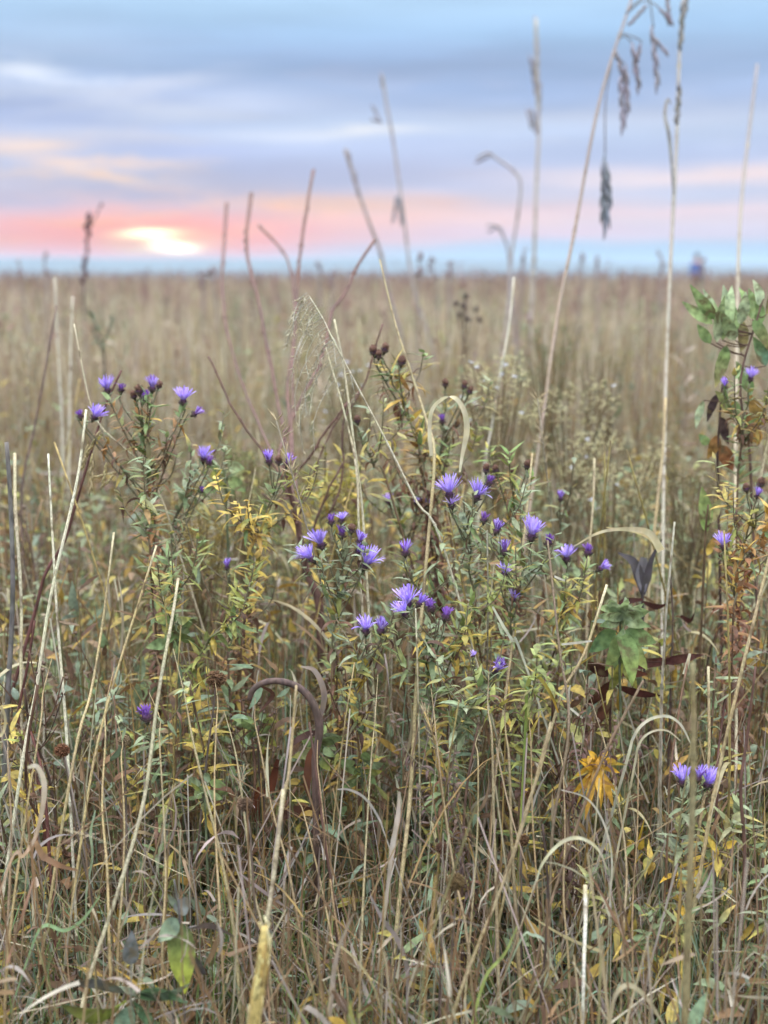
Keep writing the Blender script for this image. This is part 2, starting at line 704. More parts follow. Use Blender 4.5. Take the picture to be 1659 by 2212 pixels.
# ------------------------------------------------------------------ uncountable grass and undergrowth (stuff)
class Strips:
    def __init__(self):
        self.V, self.Fc, self.Cc, self.n = [], [], [], 0

    def add(self, P0, az, th0, dth, L, W, colb, colt, K=5, prof='blade', tw0=None, dtw=None, kink=None):
        N = len(P0)
        t = np.linspace(0, 1, K + 1)
        tm = (t[1:] + t[:-1]) / 2
        th = th0[:, None] + dth[:, None] * tm[None, :]
        if kink is not None:                       # bend over sharply at one joint
            kp, ka = kink
            th = th + ka[:, None] * (tm[None, :] > kp[:, None])
        seg = (L / K)[:, None]
        st = np.stack([np.sin(th) * np.cos(az)[:, None] * seg, np.sin(th) * np.sin(az)[:, None] * seg, np.cos(th) * seg], -1)
        pts = np.concatenate([np.zeros((N, 1, 3)), np.cumsum(st, 1)], 1) + P0[:, None, :]
        tan = np.concatenate([st[:, :1], (st[:, :-1] + st[:, 1:]) / 2, st[:, -1:]], 1)
        tan /= np.linalg.norm(tan, axis=-1, keepdims=True) + 1e-9
        h = np.stack([-np.sin(az), np.cos(az), np.zeros(N)], -1)[:, None, :].repeat(K + 1, 1)
        nn = np.cross(tan, h)
        if tw0 is None:
            tw0 = RNG.uniform(-0.6, 0.6, N)
        if dtw is None:
            dtw = RNG.normal(0, 1.0, N)
        tw = (tw0[:, None] + dtw[:, None] * t[None, :])[..., None]
        s = np.cos(tw) * h + np.sin(tw) * nn
        if prof == 'blade':
            w = 1 - t ** 2.5 * 0.93
        elif prof == 'leaf':
            w = np.sin(PI * np.clip(0.1 + 0.9 * t ** 0.8, 0, 1)) + 0.02
        else:
            w = np.ones(K + 1) * 1.0
        hw = (W[:, None] * w[None, :] * 0.5)[..., None]
        V = np.stack([pts - s * hw, pts + s * hw], 2)
        base = self.n + (np.arange(N) * (K + 1) * 2)[:, None] + (np.arange(K) * 2)[None, :]
        Q = np.stack([base, base + 1, base + 3, base + 2], -1).reshape(-1, 4)
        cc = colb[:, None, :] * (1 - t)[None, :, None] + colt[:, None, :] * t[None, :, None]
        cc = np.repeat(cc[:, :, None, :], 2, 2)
        self.V.append(V.reshape(-1, 3))
        self.Fc.append(Q)
        self.Cc.append(cc.reshape(-1, 3))
        self.n += N * (K + 1) * 2
        return pts

    def build(self, name, mat):
        V = np.concatenate(self.V)
        Fq = np.concatenate(self.Fc).astype(np.int32)
        Cq = np.concatenate(self.Cc)
        me = bpy.data.meshes.new(name)
        me.vertices.add(len(V))
        me.vertices.foreach_set('co', V.astype(np.float32).ravel())
        me.loops.add(Fq.size)
        me.loops.foreach_set('vertex_index', Fq.ravel())
        me.polygons.add(len(Fq))
        me.polygons.foreach_set('loop_start', np.arange(0, Fq.size, 4, dtype=np.int32))
        me.polygons.foreach_set('use_smooth', np.ones(len(Fq), dtype=bool))
        at = me.color_attributes.new('col', 'FLOAT_COLOR', 'POINT')
        at.data.foreach_set('color', np.concatenate([Cq, np.ones((len(Cq), 1))], 1).astype(np.float32).ravel())
        me.materials.append(mat)
        me.update(calc_edges=True)
        me.validate()
        o = bpy.data.objects.new(name, me)
        COL.objects.link(o)
        o['kind'] = 'stuff'
        return o


def spread(N, d0, d1, power=1.0, margin=1.35, extra=0.35):
    """points on the soil between two distances, over the view and a good way past its sides"""
    u = RNG.random(N)
    e = power + 1
    d = (d0 ** e + (d1 ** e - d0 ** e) * u) ** (1 / e)
    x = RNG.uniform(-1, 1, N) * (0.32 * d * margin + extra)
    return np.stack([x, d, np.zeros(N)], -1)


def pal(N, cols, P0=None, jit=0.16, patch=0.6):
    """pick colours; neighbouring tufts lean to the same ones"""
    cols = np.array([c[:3] for c in cols])
    k = len(cols)
    r = RNG.random(N)
    if P0 is not None:
        x, y = P0[:, 0], P0[:, 1]
        s = 0.5 + 0.25 * np.sin(x * 2.1 + y * 0.7 + 1) + 0.25 * np.sin(x * 0.9 - y * 1.7 + 4) 
        r = np.where(RNG.random(N) < patch, np.clip(s + RNG.normal(0, 0.14, N), 0, 0.999), r)
    idx = np.clip((r * k).astype(int), 0, k - 1)
    c = cols[idx] * RNG.uniform(1 - jit, 1 + jit, N)[:, None]
    return c * RNG.uniform(0.95, 1.05, (N, 3))


TAN = [C(190, 176, 146), C(172, 154, 122), C(204, 194, 168), C(156, 134, 100), C(160, 132, 84), C(182, 170, 152), C(146, 120, 96), C(154, 142, 104), C(176, 160, 152), C(140, 112, 84)]
OLD = [C(160, 142, 118), C(136, 110, 88), C(178, 162, 142), C(152, 128, 106), C(126, 98, 76), C(170, 158, 148)]
GRN = [C(112, 138, 92), C(132, 156, 114), C(98, 124, 86), C(150, 160, 106), C(146, 172, 146), C(120, 136, 78)]


def near_grass():
    s = Strips()
    # dry blades, leaning, drooping and crossing
    for N, d0, d1, h0, h1, w0, w1 in ((5200, 1.15, 2.2, 0.16, 0.52, .0018, .0052), (7400, 1.9, 4.2, 0.2, 0.68, .002, .0056), (9000, 4.0, 7.5, 0.45, 0.95, .0035, .008)):
        p = spread(N, d0, d1)
        c = pal(N, TAN, p)
        L = RNG.uniform(h0, h1, N)
        kp = RNG.uniform(0.3, 0.85, N)
        ka = np.where(RNG.random(N) < 0.35, RNG.uniform(0.5, 2.2, N), 0)
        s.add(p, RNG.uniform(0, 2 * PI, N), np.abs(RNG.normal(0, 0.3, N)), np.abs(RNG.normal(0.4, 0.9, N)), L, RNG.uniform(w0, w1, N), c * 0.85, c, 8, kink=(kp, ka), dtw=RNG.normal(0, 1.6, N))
    # short curled bits of leaf caught at every height
    for N, d0, d1, zz in ((1800, 1.3, 2.4, 0.42), (3600, 2.0, 4.4, 0.6)):
        p = spread(N, d0, d1)
        p[:, 2] = RNG.uniform(0.03, zz, N)
        c = pal(N, TAN + OLD, p, patch=.3)
        s.add(p, RNG.uniform(0, 2 * PI, N), RNG.uniform(0.2, 1.9, N), RNG.normal(0.6, 1.3, N), RNG.uniform(0.05, 0.15, N), RNG.uniform(.002, .007, N), c, c, 6, dtw=RNG.normal(0, 2.2, N))
    # fine straws, upright and slanting across
    for N, d0, d1, h0, h1, sp in ((1300, 1.2, 2.4, 0.25, 0.62, .28), (1700, 2.0, 4.5, 0.35, 0.75, .24), (6000, 4.2, 8, 0.6, 1.05, .14)):
        p = spread(N, d0, d1)
        c = pal(N, TAN, p)
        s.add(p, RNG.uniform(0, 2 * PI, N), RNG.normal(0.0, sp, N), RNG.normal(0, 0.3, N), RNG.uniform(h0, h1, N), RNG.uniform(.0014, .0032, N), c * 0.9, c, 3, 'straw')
    N = 700
    p = spread(N, 1.5, 3.6)
    p[:, 2] = RNG.uniform(0.05, 0.45, N)
    c = pal(N, TAN, p)
    s.add(p, RNG.uniform(0, 2 * PI, N), RNG.uniform(0.5, 1.5, N), RNG.normal(0, 0.5, N), RNG.uniform(0.12, 0.36, N), RNG.uniform(.0012, .0024, N), c * .9, c * .9, 5, 'straw')
    # low fallen thatch
    N = 7500
    p = spread(N, 1.0, 4.5)
    p[:, 2] = RNG.uniform(0.005, 0.30, N) ** 1.3
    c = pal(N, OLD, p)
    s.add(p, RNG.uniform(0, 2 * PI, N), RNG.uniform(0.9, 1.8, N), RNG.normal(0, 0.5, N), RNG.uniform(0.12, 0.4, N), RNG.uniform(.002, .007, N), c, c, 5)
    s.build('dry_grass', M_GRASS)

    g = Strips()
    for N, d0, d1, h0, h1 in ((6500, 1.15, 2.4, 0.10, 0.40), (8000, 2.0, 4.4, 0.2, 0.58), (3000, 4, 7, 0.3, 0.7)):
        p = spread(N, d0, d1)
        c = pal(N, GRN, p)
        s2 = RNG.uniform(h0, h1, N)
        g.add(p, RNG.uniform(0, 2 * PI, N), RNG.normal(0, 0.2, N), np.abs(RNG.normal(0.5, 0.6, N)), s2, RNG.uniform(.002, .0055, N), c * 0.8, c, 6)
    g.build('green_grass', M_GRASS)

    # tangled leafy undergrowth
    w = Strips()
    LF = [C(126, 142, 106), C(142, 154, 112), C(118, 134, 104), C(150, 150, 88), C(140, 116, 84), C(122, 98, 76), C(124, 138, 116), C(184, 164, 84), C(120, 136, 108)]
    for N, d0, d1, h0, h1, nl in ((520, 1.3, 2.2, 0.08, 0.36, 9), (2400, 1.9, 4.2, 0.2, 0.68, 12), (1500, 4.0, 7.5, 0.35, 0.8, 10)):
        p = spread(N, d0, d1)
        hs = RNG.uniform(h0, h1, N)
        az = RNG.uniform(0, 2 * PI, N)
        lean = RNG.normal(0, 0.14, N)
        cst = pal(N, [C(104, 84, 60), C(92, 70, 56), C(128, 110, 74), C(120, 118, 80)], p)
        pts = w.add(p, az, lean, np.zeros(N), hs, RNG.uniform(.0018, .0038, N), cst, cst, 4, 'straw')
        cl = pal(N, LF, p, 0.1)
        for j in range(nl):
            t = (j + RNG.random(N)) / nl * 0.75 + 0.25
            k = np.clip((t * 4).astype(int), 0, 3)
            fr = (t * 4 - k)[:, None]
            b = pts[np.arange(N), k] * (1 - fr) + pts[np.arange(N), k + 1] * fr
            cc = cl * RNG.uniform(0.75, 1.25, N)[:, None]
            dead = (RNG.random(N) < 0.35)[:, None]
            cc = np.where(dead, pal(N, [C(128, 96, 66), C(104, 78, 60), C(168, 136, 64)], None), cc)
            w.add(b, RNG.uniform(0, 2 * PI, N), RNG.uniform(0.5, 1.6, N), RNG.normal(0.5, 0.7, N), RNG.uniform(0.028, 0.065, N), RNG.uniform(.007, .017, N), cc, cc * 1.1, 4, 'leaf')
    w.build('undergrowth', M_LEAF)


near_grass()


def far_grass():
    s = Strips()
    FAR = [C(216, 200, 170), C(194, 174, 148), C(166, 138, 124), C(228, 216, 192), C(156, 132, 122), C(196, 182, 142), C(172, 144, 118), C(200, 184, 164), C(130, 108, 98), C(160, 158, 122), C(142, 140, 112)]
    for N, d0, d1, w0, w1, h0, h1 in ((34000, 7, 16, .005, .011, 0.5, 1.0), (36000, 14, 34, .008, .018, 0.55, 1.02), (42000, 30, 78, .014, .034, 0.55, 1.0)):
        p = spread(N, d0, d1, 1.0, 1.3, 1.0)
        p[:, 2] = -0.03
        c = pal(N, FAR, p * np.array([.9, .3, 1]), 0.22, .75)
        L = RNG.uniform(h0, h1, N) * (0.9 + 0.09 * np.sin(p[:, 0] * 1.3 + 2) * np.sin(p[:, 1] * .5) + 0.09 * np.sin(p[:, 0] * .45 + p[:, 1] * .13) + 0.05 * np.sin(p[:, 0] * 3.1))
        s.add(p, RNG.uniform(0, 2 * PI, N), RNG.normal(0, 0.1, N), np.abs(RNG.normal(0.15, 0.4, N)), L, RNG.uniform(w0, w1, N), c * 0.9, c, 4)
    # dark weed heads standing a little over the grass
    for N, d0, d1, hh in ((700, 5, 18, .95), (1300, 16, 40, .98), (1600, 34, 76, 0.98)):
        p = spread(N, d0, d1, 1.0, 1.3, 1.0)
        c = pal(N, [C(142, 112, 100), C(122, 98, 90), C(160, 132, 116), C(150, 118, 116)], None)
        h = RNG.normal(hh, 0.12, N)
        az = RNG.uniform(0, 2 * PI, N)
        th = RNG.normal(0, 0.07, N)
        pts = s.add(p, az, th, np.zeros(N), h, p[:, 1] * 0.00035 + .0015, c, c, 3, 'straw')
        for j in range(9):
            t = RNG.uniform(0.72, 1.0, N)
            b = p + (pts[:, -1] - p) * t[:, None]
            cc = c * RNG.uniform(0.7, 1.25, N)[:, None]
            s.add(b, RNG.uniform(0, 2 * PI, N), RNG.uniform(0.2, 1.6, N), RNG.normal(0, 0.6, N), RNG.uniform(0.02, 0.07, N) * (1 + p[:, 1] / 60), p[:, 1] * 0.0006 + .008, cc, cc, 2, 'leaf')
    # green and bluish weeds among it
    for N, d0, d1 in ((700, 4.5, 14), (600, 12, 36)):
        p = spread(N, d0, d1, 1.0, 1.3, 1.0)
        c = pal(N, [C(136, 146, 108), C(120, 134, 98), C(160, 156, 108), C(146, 150, 124), C(188, 172, 150)], p * 0.3)
        h = RNG.uniform(0.6, 0.98, N)
        pts = s.add(p, RNG.uniform(0, 6.28, N), RNG.normal(0, 0.08, N), np.zeros(N), h, p[:, 1] * 0.0004 + .001, c, c, 3, 'straw')
        for j in range(16):
            t = RNG.uniform(0.5, 1.0, N)
            b = p + (pts[:, -1] - p) * t[:, None]
            cc = c * RNG.uniform(0.75, 1.25, N)[:, None]
            s.add(b, RNG.uniform(0, 6.28, N), RNG.uniform(0.4, 1.4, N), RNG.normal(0.3, 0.5, N), RNG.uniform(0.03, 0.09, N), RNG.uniform(.01, .02, N), cc, cc, 3, 'leaf')
    N = 5000
    p = spread(N, 40, 76, 1.0, 1.3, 1.0)
    c = pal(N, FAR, None)
    s.add(p, RNG.uniform(0, 6.28, N), RNG.normal(0, .12, N), RNG.normal(.1, .3, N), np.abs(RNG.normal(.95, .16, N)), RNG.uniform(.006, .016, N), c * .8, c * .85, 4)
    s.build('meadow', M_GRASS)


far_grass()


# ------------------------------------------------------------------ stalks
GOLD = C(176, 150, 96)
PALE = C(206, 192, 156)
TANC = C(178, 156, 112)
GREY = C(158, 148, 128)
OLIVE = C(146, 130, 78)
REDB = C(104, 58, 50)
BRWN = C(104, 80, 60)
DARK = C(72, 58, 50)


def px(w, d):
    return w * d / F


def stalk(name, label, cat, pts, d0, d1, wt, wb, col, group=None, nodes=0, part='culm', mat=None, ground=True, cutcol=None, topcol=None):
    """a single stalk; pts run from its tip down, in picture units, at depths d0 (tip) to d1 (foot)"""
    p = path3(pts, d0, d1)
    if ground:
        p = to_ground(p)
    for i in range(1, len(p) - 1):
        p[i] = p[i] + Vector((random.uniform(-1, 1), random.uniform(-1, 1), 0)) * px(2.2, p[i].y)
    p = smooth_path(p, 4)
    base = p[-1].copy()
    t = thing(name, label, cat, base, group)
    lum = .3 * col[0] + .6 * col[1] + .1 * col[2]
    col = tuple(col[k] * .68 + lum * (1.06, .99, .86)[k] * .32 for k in range(3)) + (1,)
    mb = MB()
    n = len(p)
    ds = [max(0.5, q.y) for q in p]
    rad = [px(wt + (wb - wt) * min(1, i / max(1, n - 9)), ds[i]) * (0.41 if 'straw' in name or 'golden' in name else 0.46) for i in range(n)]
    cols = [jitc(col, 0.13) for _ in p]
    if topcol:
        cols = [tuple(topcol[k] + (c_[k] - topcol[k]) * min(1, i / (n * .5)) for k in range(4)) for i, c_ in enumerate(cols)]
    if cutcol:
        cols[0] = cols[1] = cutcol
    mb.tube(p, rad, col, 7, True, cols)
    for k in range(nodes):
        i = int((k + 0.6) / (nodes + 0.2) * (n - 1))
        q, q2 = p[i], p[min(n - 1, i + 1)]
        dr = (q2 - q).normalized()
        r = rad[i]
        dk = tuple(c * 0.55 for c in col[:3]) + (1,)
        mb.tube([q - dr * r * 1.6, q - dr * r * .5, q + dr * r * .5, q + dr * r * 1.6], [r * 1.02, r * 1.35, r * 1.3, r * 1.02], dk, 7, False,
                [col, dk, tuple(c * 1.15 for c in col[:3]) + (1,), col])
    mb.build(part, mat or M_STRAW, t)
    return t, p


def blade_on(t, pts, d0, d1, ws, col, name='leaf_blade', twist=0.0, side=None, tip=None):
    p = smooth_path(path3(pts, d0, d1), 5)
    n = len(p)
    mb = MB()
    k = len(ws) - 1
    w, cs = [], []
    for i in range(n):
        u = i / (n - 1)
        j = min(k - 1, int(u * k))
        f = u * k - j
        w.append(px(ws[j] * (1 - f) + ws[j + 1] * f, p[i].y))
        c2 = tip or col
        cs.append(jitc(tuple(col[q] * (1 - u) + c2[q] * u for q in range(4)), 0.08))
    mb.ribbon(p, w, cs, side, twist, 0.18)
    return mb.build(name, M_BLADE, t)


def spikelets(t, spots, col, name='spikelet', L=0.05, w=0.006):
    """slender hanging grass spikelets: (px, py of top, px, py of tip, depth)"""
    for (x0, y0, x1, y1, d) in spots:
        a, b = P(x0, y0, d), P(x1, y1, d + 0.01)
        mb = MB()
        n = 7
        for k in range(n):
            u = k / n
            q = a.lerp(b, u)
            dr = (b - a).normalized()
            sgn = 1 if k % 2 else -1
            sidev = Vector((sgn * 0.15, random.uniform(-.15, .15), 0))
            q2 = q + (dr + sidev).normalized() * ((b - a).length * 0.33)
            mid = q.lerp(q2, 0.45)
            cc = jitc(col, 0.2)
            mb.tube([q, mid, q2], [w * 0.22, w * 0.5, w * 0.08], cc, 5)
        mb.tube([a, b], w * 0.15, col, 4)
        mb.build(name, M_HEAD, t)


# the big leaning stalk with the drooping panicle
t, p = stalk('panicle_grass', 'tall leaning brown stalk with a drooping panicle of dark spikelets across the sky', 'grass stalk',
             [(1372, -30), (1352, 30), (1322, 130), (1288, 260), (1240, 500), (1203, 680), (1160, 980), (1108, 1340), (1068, 1640), (1012, 2000)],
             4.6, 1.85, 5.5, 10, C(146, 122, 100), nodes=4, topcol=C(124, 108, 106))
mb = MB()
pd = 4.2
arcs = [[(1352, 30), (1390, 2), (1425, 18), (1446, 55)], [(1352, 30), (1375, 5), (1400, -5), (1412, 60)], [(1335, 85), (1350, 78), (1368, 95)],
        [(1325, 120), (1350, 140), (1352, 170)], [(1322, 130), (1308, 220), (1307, 335)], [(1340, 70), (1380, 85), (1385, 95)],
        [(1365, -10), (1420, -40), (1440, -20)]]
for a in arcs:
    q = smooth_path([P(x, y, pd) for x, y in a], 4)
    mb.tube(q, px(2.6, pd) * 0.5, C(120, 104, 92), 5)
mb.build('panicle_branch', M_STRAW, t)
spikelets(t, [(1340, 165, 1346, 275, 4.2), (1352, 140, 1356, 240, 4.2), (1366, 92, 1380, 188, 4.2), (1384, 95, 1372, 150, 4.2),
              (1408, 55, 1420, 182, 4.2), (1398, 10, 1362, 50, 4.2), (1425, 18, 1452, 50, 4.2), (1412, 80, 1440, 115, 4.2),
              (1330, 105, 1352, 190, 4.2), (1440, -20, 1446, 45, 4.2)], C(168, 158, 166), w=0.013)
spikelets(t, [(1307, 330, 1310, 490, 4.2), (1305, 345, 1302, 462, 4.2), (1310, 350, 1318, 445, 4.2), (1308, 355, 1308, 470, 4.2)], C(146, 148, 156), w=0.015)

# other named tall stalks, tip to foot
t, p = stalk('tall_grass_stalk', 'tall pale vertical stalk with narrow top spikelets and a curled leaf high against the sky', 'grass stalk',
             [(1480, -30), (1470, 100), (1461, 300), (1450, 560), (1438, 800), (1432, 1050), (1430, 1340), (1428, 1660)], 4.6, 1.95, 8, 9, C(160, 148, 126), nodes=4, topcol=C(140, 134, 132))
spikelets(t, [(1478, 40, 1486, -30, 4.2), (1470, 110, 1475, 20, 4.1), (1462, 270, 1468, 190, 3.8)], C(150, 146, 142), w=0.016)
blade_on(t, [(1455, 420), (1446, 300), (1436, 250), (1442, 215), (1450, 225)], 3.6, 3.75, [4, 8, 7, 5, 2], C(140, 140, 138), tip=C(150, 140, 132))
blade_on(t, [(1428, 1190), (1400, 1150), (1340, 1143), (1290, 1152), (1240, 1180)], 1.98, 1.95, [17, 15, 8, 6, 2], PALE)
blade_on(t, [(1428, 1185), (1385, 1152), (1310, 1139)], 1.98, 2.02, [8, 7, 3], C(196, 176, 130))

t, p = stalk('tall_grass_stalk', 'thin straight stalk crossing the green milkweed leaves and leaning right into the sky', 'grass stalk',
             [(1636, 140), (1618, 280), (1604, 420), (1596, 560), (1590, 760), (1588, 1000), (1588, 1300), (1588, 1650)], 4.9, 1.95, 7, 8, C(172, 154, 122), nodes=4, topcol=C(132, 122, 122))
t, p = stalk('tall_grass_stalk', 'stout olive stalk standing in front of the low pair of purple asters', 'grass stalk',
             [(1497, 1432), (1497, 1560), (1495, 1720), (1489, 1950), (1479, 2200)], 1.32, 1.3, 13, 18, C(144, 128, 76), nodes=2)
t, p = stalk('tall_grass_stalk', 'golden stalk slanting in from the right edge above the yellow leaved aster', 'grass stalk',
             [(1680, 1130), (1640, 1290), (1590, 1500), (1540, 1720), (1500, 1960)], 1.75, 1.6, 7, 10, GOLD, nodes=3)
t, p = stalk('tall_grass_stalk', 'stalk slanting out of the right edge, upper and paler of the two there', 'grass stalk',
             [(1672, 880), (1640, 1040), (1612, 1180), (1590, 1320)], 2.3, 2.2, 7, 7, TANC, nodes=1)
t, p = stalk('cut_straw', 'golden straw ending in a cut tip right of the purple asters and slanting down left', 'straw',
             [(1311, 1263), (1262, 1410), (1215, 1500), (1165, 1660), (1120, 1800)], 1.9, 1.75, 7, 9, GOLD, nodes=2, cutcol=PALE)
t, p = stalk('tall_grass_stalk', 'middle stalk with the looping pale leaf, rising from the bottom past the asters', 'grass stalk',
             [(820, 560), (850, 690), (885, 800), (920, 910), (937, 985), (925, 1180), (905, 1420), (888, 1700), (868, 1900), (845, 2120)], 2.5, 1.65, 3.5, 13, C(170, 148, 92), nodes=4)
blade_on(t, [(932, 985), (928, 930), (934, 885), (960, 860), (985, 862), (1003, 890), (1008, 930), (998, 985), (993, 1020)], 2.0, 2.0, [8, 9, 9, 9, 10, 12, 14, 8, 5], C(205, 196, 164), side=Vector((1, 0.3, 0)))
t, p = stalk('feathery_grass', 'bleached feathery grass plume leaning left over the red twigs', 'grass stalk',
             [(668, 640), (700, 690), (722, 735), (780, 850), (840, 965), (900, 1085), (960, 1190)], 2.2, 2.0, 2.8, 6, C(184, 172, 140), nodes=2)
mb = MB()
axis = smooth_path([P(664, 632, 2.2), P(684, 660, 2.2), P(702, 700, 2.2), P(724, 740, 2.2), P(752, 800, 2.2)], 6)
PLC = C(190, 184, 168)
for k in range(26):
    a = axis[min(len(axis) - 1, int(k / 26 * len(axis)))]
    L = random.uniform(.05, .15) * (.45 + k / 26)
    sw_ = random.choice((-1, -1, -1, .5))
    q = smooth_path([a, a + Vector((sw_ * L * .22, random.uniform(-.02, .02), -L * .18)), a + Vector((sw_ * L * .42, random.uniform(-.03, .03), -L * .6)), a + Vector((sw_ * L * .46 + random.uniform(-.01, .01), random.uniform(-.03, .03), -L))], 4)
    mb.tube(q, [.0007] * (len(q) - 1) + [.0003], jitc(PLC, .1), 3, False)
    for j in range(11):
        b = q[random.randrange(3, len(q))]
        dv = Vector((random.uniform(-.9, .5), random.uniform(-.5, .5), random.uniform(-1.2, .1))).normalized()
        e = b + dv * random.uniform(.006, .012)
        mb.tube([b, b.lerp(e, .5), e], [.0004, .0013, .0003], jitc(C(190, 178, 152), .14), 4, False)
        if j % 3 == 0:
            mb.tube([e, e + dv * .012], [.0003, .0002], PLC, 3, False)
mb.build('plume', M_HEAD, t)
for lab, pts, wt in (('slim pale stalk dropping straight from the feathery plume, left of a second', [(722, 690), (745, 800), (765, 950), (780, 1080), (788, 1200)], 5),
                     ('slim pale stalk beside the feathery plume, the one nearest its lower tips', [(700, 740), (740, 880), (768, 1010), (776, 1180)], 4)):
    stalk('tall_grass_stalk', lab, 'grass stalk', pts, 2.2, 2.1, wt, 6, C(196, 182, 142), nodes=2)

for name, lab, pts, d0, d1, wt, wb, col, nd in (
    ('cut_straw', 'thick grey straw with a bright cut end, left of the curled brown stem', [(385, 1250), (372, 1340), (340, 1500), (312, 1720), (262, 1900), (200, 2090), (170, 2230)], 1.75, 1.4, 8, 13, C(172, 160, 120), 3),
    ('cut_straw', 'long golden straw leaning right, its lower end cut square above the small purple bud', [(338, 1178), (292, 1330), (250, 1460), (216, 1580), (190, 1720)], 1.85, 1.7, 6, 8, C(186, 158, 92), 2),
    ('cut_straw', 'golden straw with a cut tip just left of the longest leaning straw', [(246, 1150), (222, 1350), (196, 1500), (165, 1600), (120, 1860)], 1.9, 1.65, 6, 9, C(176, 152, 92), 3),
    ('tall_grass_stalk', 'whitish stalk leaning right past the left group of asters', [(186, 885), (170, 1010), (150, 1120), (108, 1290), (76, 1500), (48, 1640)], 2.0, 1.8, 6, 9, C(210, 200, 164), 2),
    ('tall_grass_stalk', 'whitish stalk leaning left that crosses the other near the left edge', [(104, 980), (112, 1150), (122, 1330), (138, 1500), (146, 1660)], 2.0, 1.85, 5, 8, C(208, 200, 170), 2),
    ('tall_grass_stalk', 'pale upright stalk at the far left of the meadow beside a dark trunk like stem', [(32, 980), (36, 1100), (44, 1290), (45, 1500)], 2.2, 2.0, 8, 8, C(188, 172, 132), 2),
    ('tall_grass_stalk', 'wide pale upright stalk, right one of two blurred ones at upper left', [(157, 640), (152, 760), (148, 900), (146, 1060), (142, 1260)], 3.9, 3.5, 5, 8, C(176, 164, 142), 2),
    ('tall_grass_stalk', 'wide pale upright stalk, left one of two blurred ones at upper left', [(118, 600), (124, 760), (132, 900), (136, 1060), (136, 1200)], 4.1, 3.7, 5, 8, C(176, 164, 142), 2),
    ('cut_straw', 'grey tan straw with a broken tip standing above the frayed straw butt', [(612, 1705), (602, 1800), (585, 1930), (568, 2060), (556, 2200)], 1.5, 1.35, 11, 16, C(164, 148, 112), 2),
    ('tall_grass_stalk', 'thin stalk rising out of the grey broken straw beside the curled stem', [(640, 1480), (632, 1580), (622, 1680), (610, 1760)], 1.55, 1.5, 6, 8, GOLD, 1),
    ('cut_straw', 'flat bleached straw with a square white end low in the right half', [(1264, 1912), (1264, 1980), (1260, 2060), (1258, 2160)], 1.5, 1.42, 13, 10, C(214, 206, 186), 0),
    ('tall_grass_stalk', 'brown crooked stem with broken white leaf stubs right of the asters', [(1183, 1168), (1190, 1230), (1199, 1320), (1210, 1420), (1228, 1520), (1226, 1620), (1196, 1790), (1188, 2000)], 1.85, 1.6, 5, 8, C(128, 104, 76), 3),
    ('tall_grass_stalk', 'golden stalk leaning left across the bottom centre, thick and jointed', [(1190, 1560), (1140, 1750), (1085, 1910), (1030, 2050), (975, 2200)], 1.5, 1.4, 6, 10, C(166, 142, 92), 2),
    ('tall_grass_stalk', 'straight tan stalk just right of the big leaning stalk low down', [(1150, 980), (1128, 1190), (1100, 1430), (1072, 1640), (1058, 1850)], 2.2, 1.8, 5, 8, C(176, 150, 100), 3),
    ('tall_grass_stalk', 'thin tan stalk leaning right from the left of the milkweed up to the sky', [(1110, 600), (1098, 700), (1082, 800), (1062, 920), (1044, 1040)], 3.2, 2.9, 6, 6, C(180, 172, 150), 1),
    ('tall_grass_stalk', 'tan upright stalk, tallest over the empty grass between purple asters and milkweed', [(1438, 860), (1430, 980), (1418, 1100), (1402, 1280), (1390, 1450)], 2.6, 2.3, 7, 9, C(176, 150, 96), 2),
    ('cut_straw', 'short upright cut straw standing above the pale arched leaf', [(1284, 990), (1280, 1080), (1274, 1200), (1268, 1380)], 2.5, 2.3, 5, 7, TANC, 1),
    ('cut_straw', 'reddish cut stem with a white split tip right of the leafy green nettle like plant', [(1490, 1412), (1478, 1470), (1462, 1560), (1448, 1680), (1440, 1850)], 1.8, 1.7, 6, 7, C(128, 88, 64), 1),
    ('cut_straw', 'wide pale dry stalk behind the low pair of asters, blurred and dull', [(1530, 1440), (1532, 1540), (1528, 1660), (1510, 1800)], 1.9, 1.8, 8, 9, C(170, 142, 90), 1),
):
    t, p = stalk(name, lab, 'grass stalk' if name == 'tall_grass_stalk' else 'straw', pts, d0, d1, wt, wb, col, nodes=nd, cutcol=C(186, 172, 138) if name == 'cut_straw' else None)
    if 'broken white leaf stubs' in lab:
        for a in ([(1213, 1392), (1250, 1388), (1278, 1384)], [(1230, 1545), (1228, 1500), (1232, 1480)], [(1232, 1530), (1256, 1549), (1262, 1550)], [(1198, 1245), (1210, 1250), (1220, 1254)]):
            blade_on(t, a, 1.83, 1.8, [5, 6, 4], C(220, 214, 196), 'leaf_stub')
    if 'white split tip' in lab:
        blade_on(t, [(1490, 1412), (1484, 1436), (1476, 1456)], 1.795, 1.79, [6, 9, 5], C(220, 210, 184), 'leaf_stub')

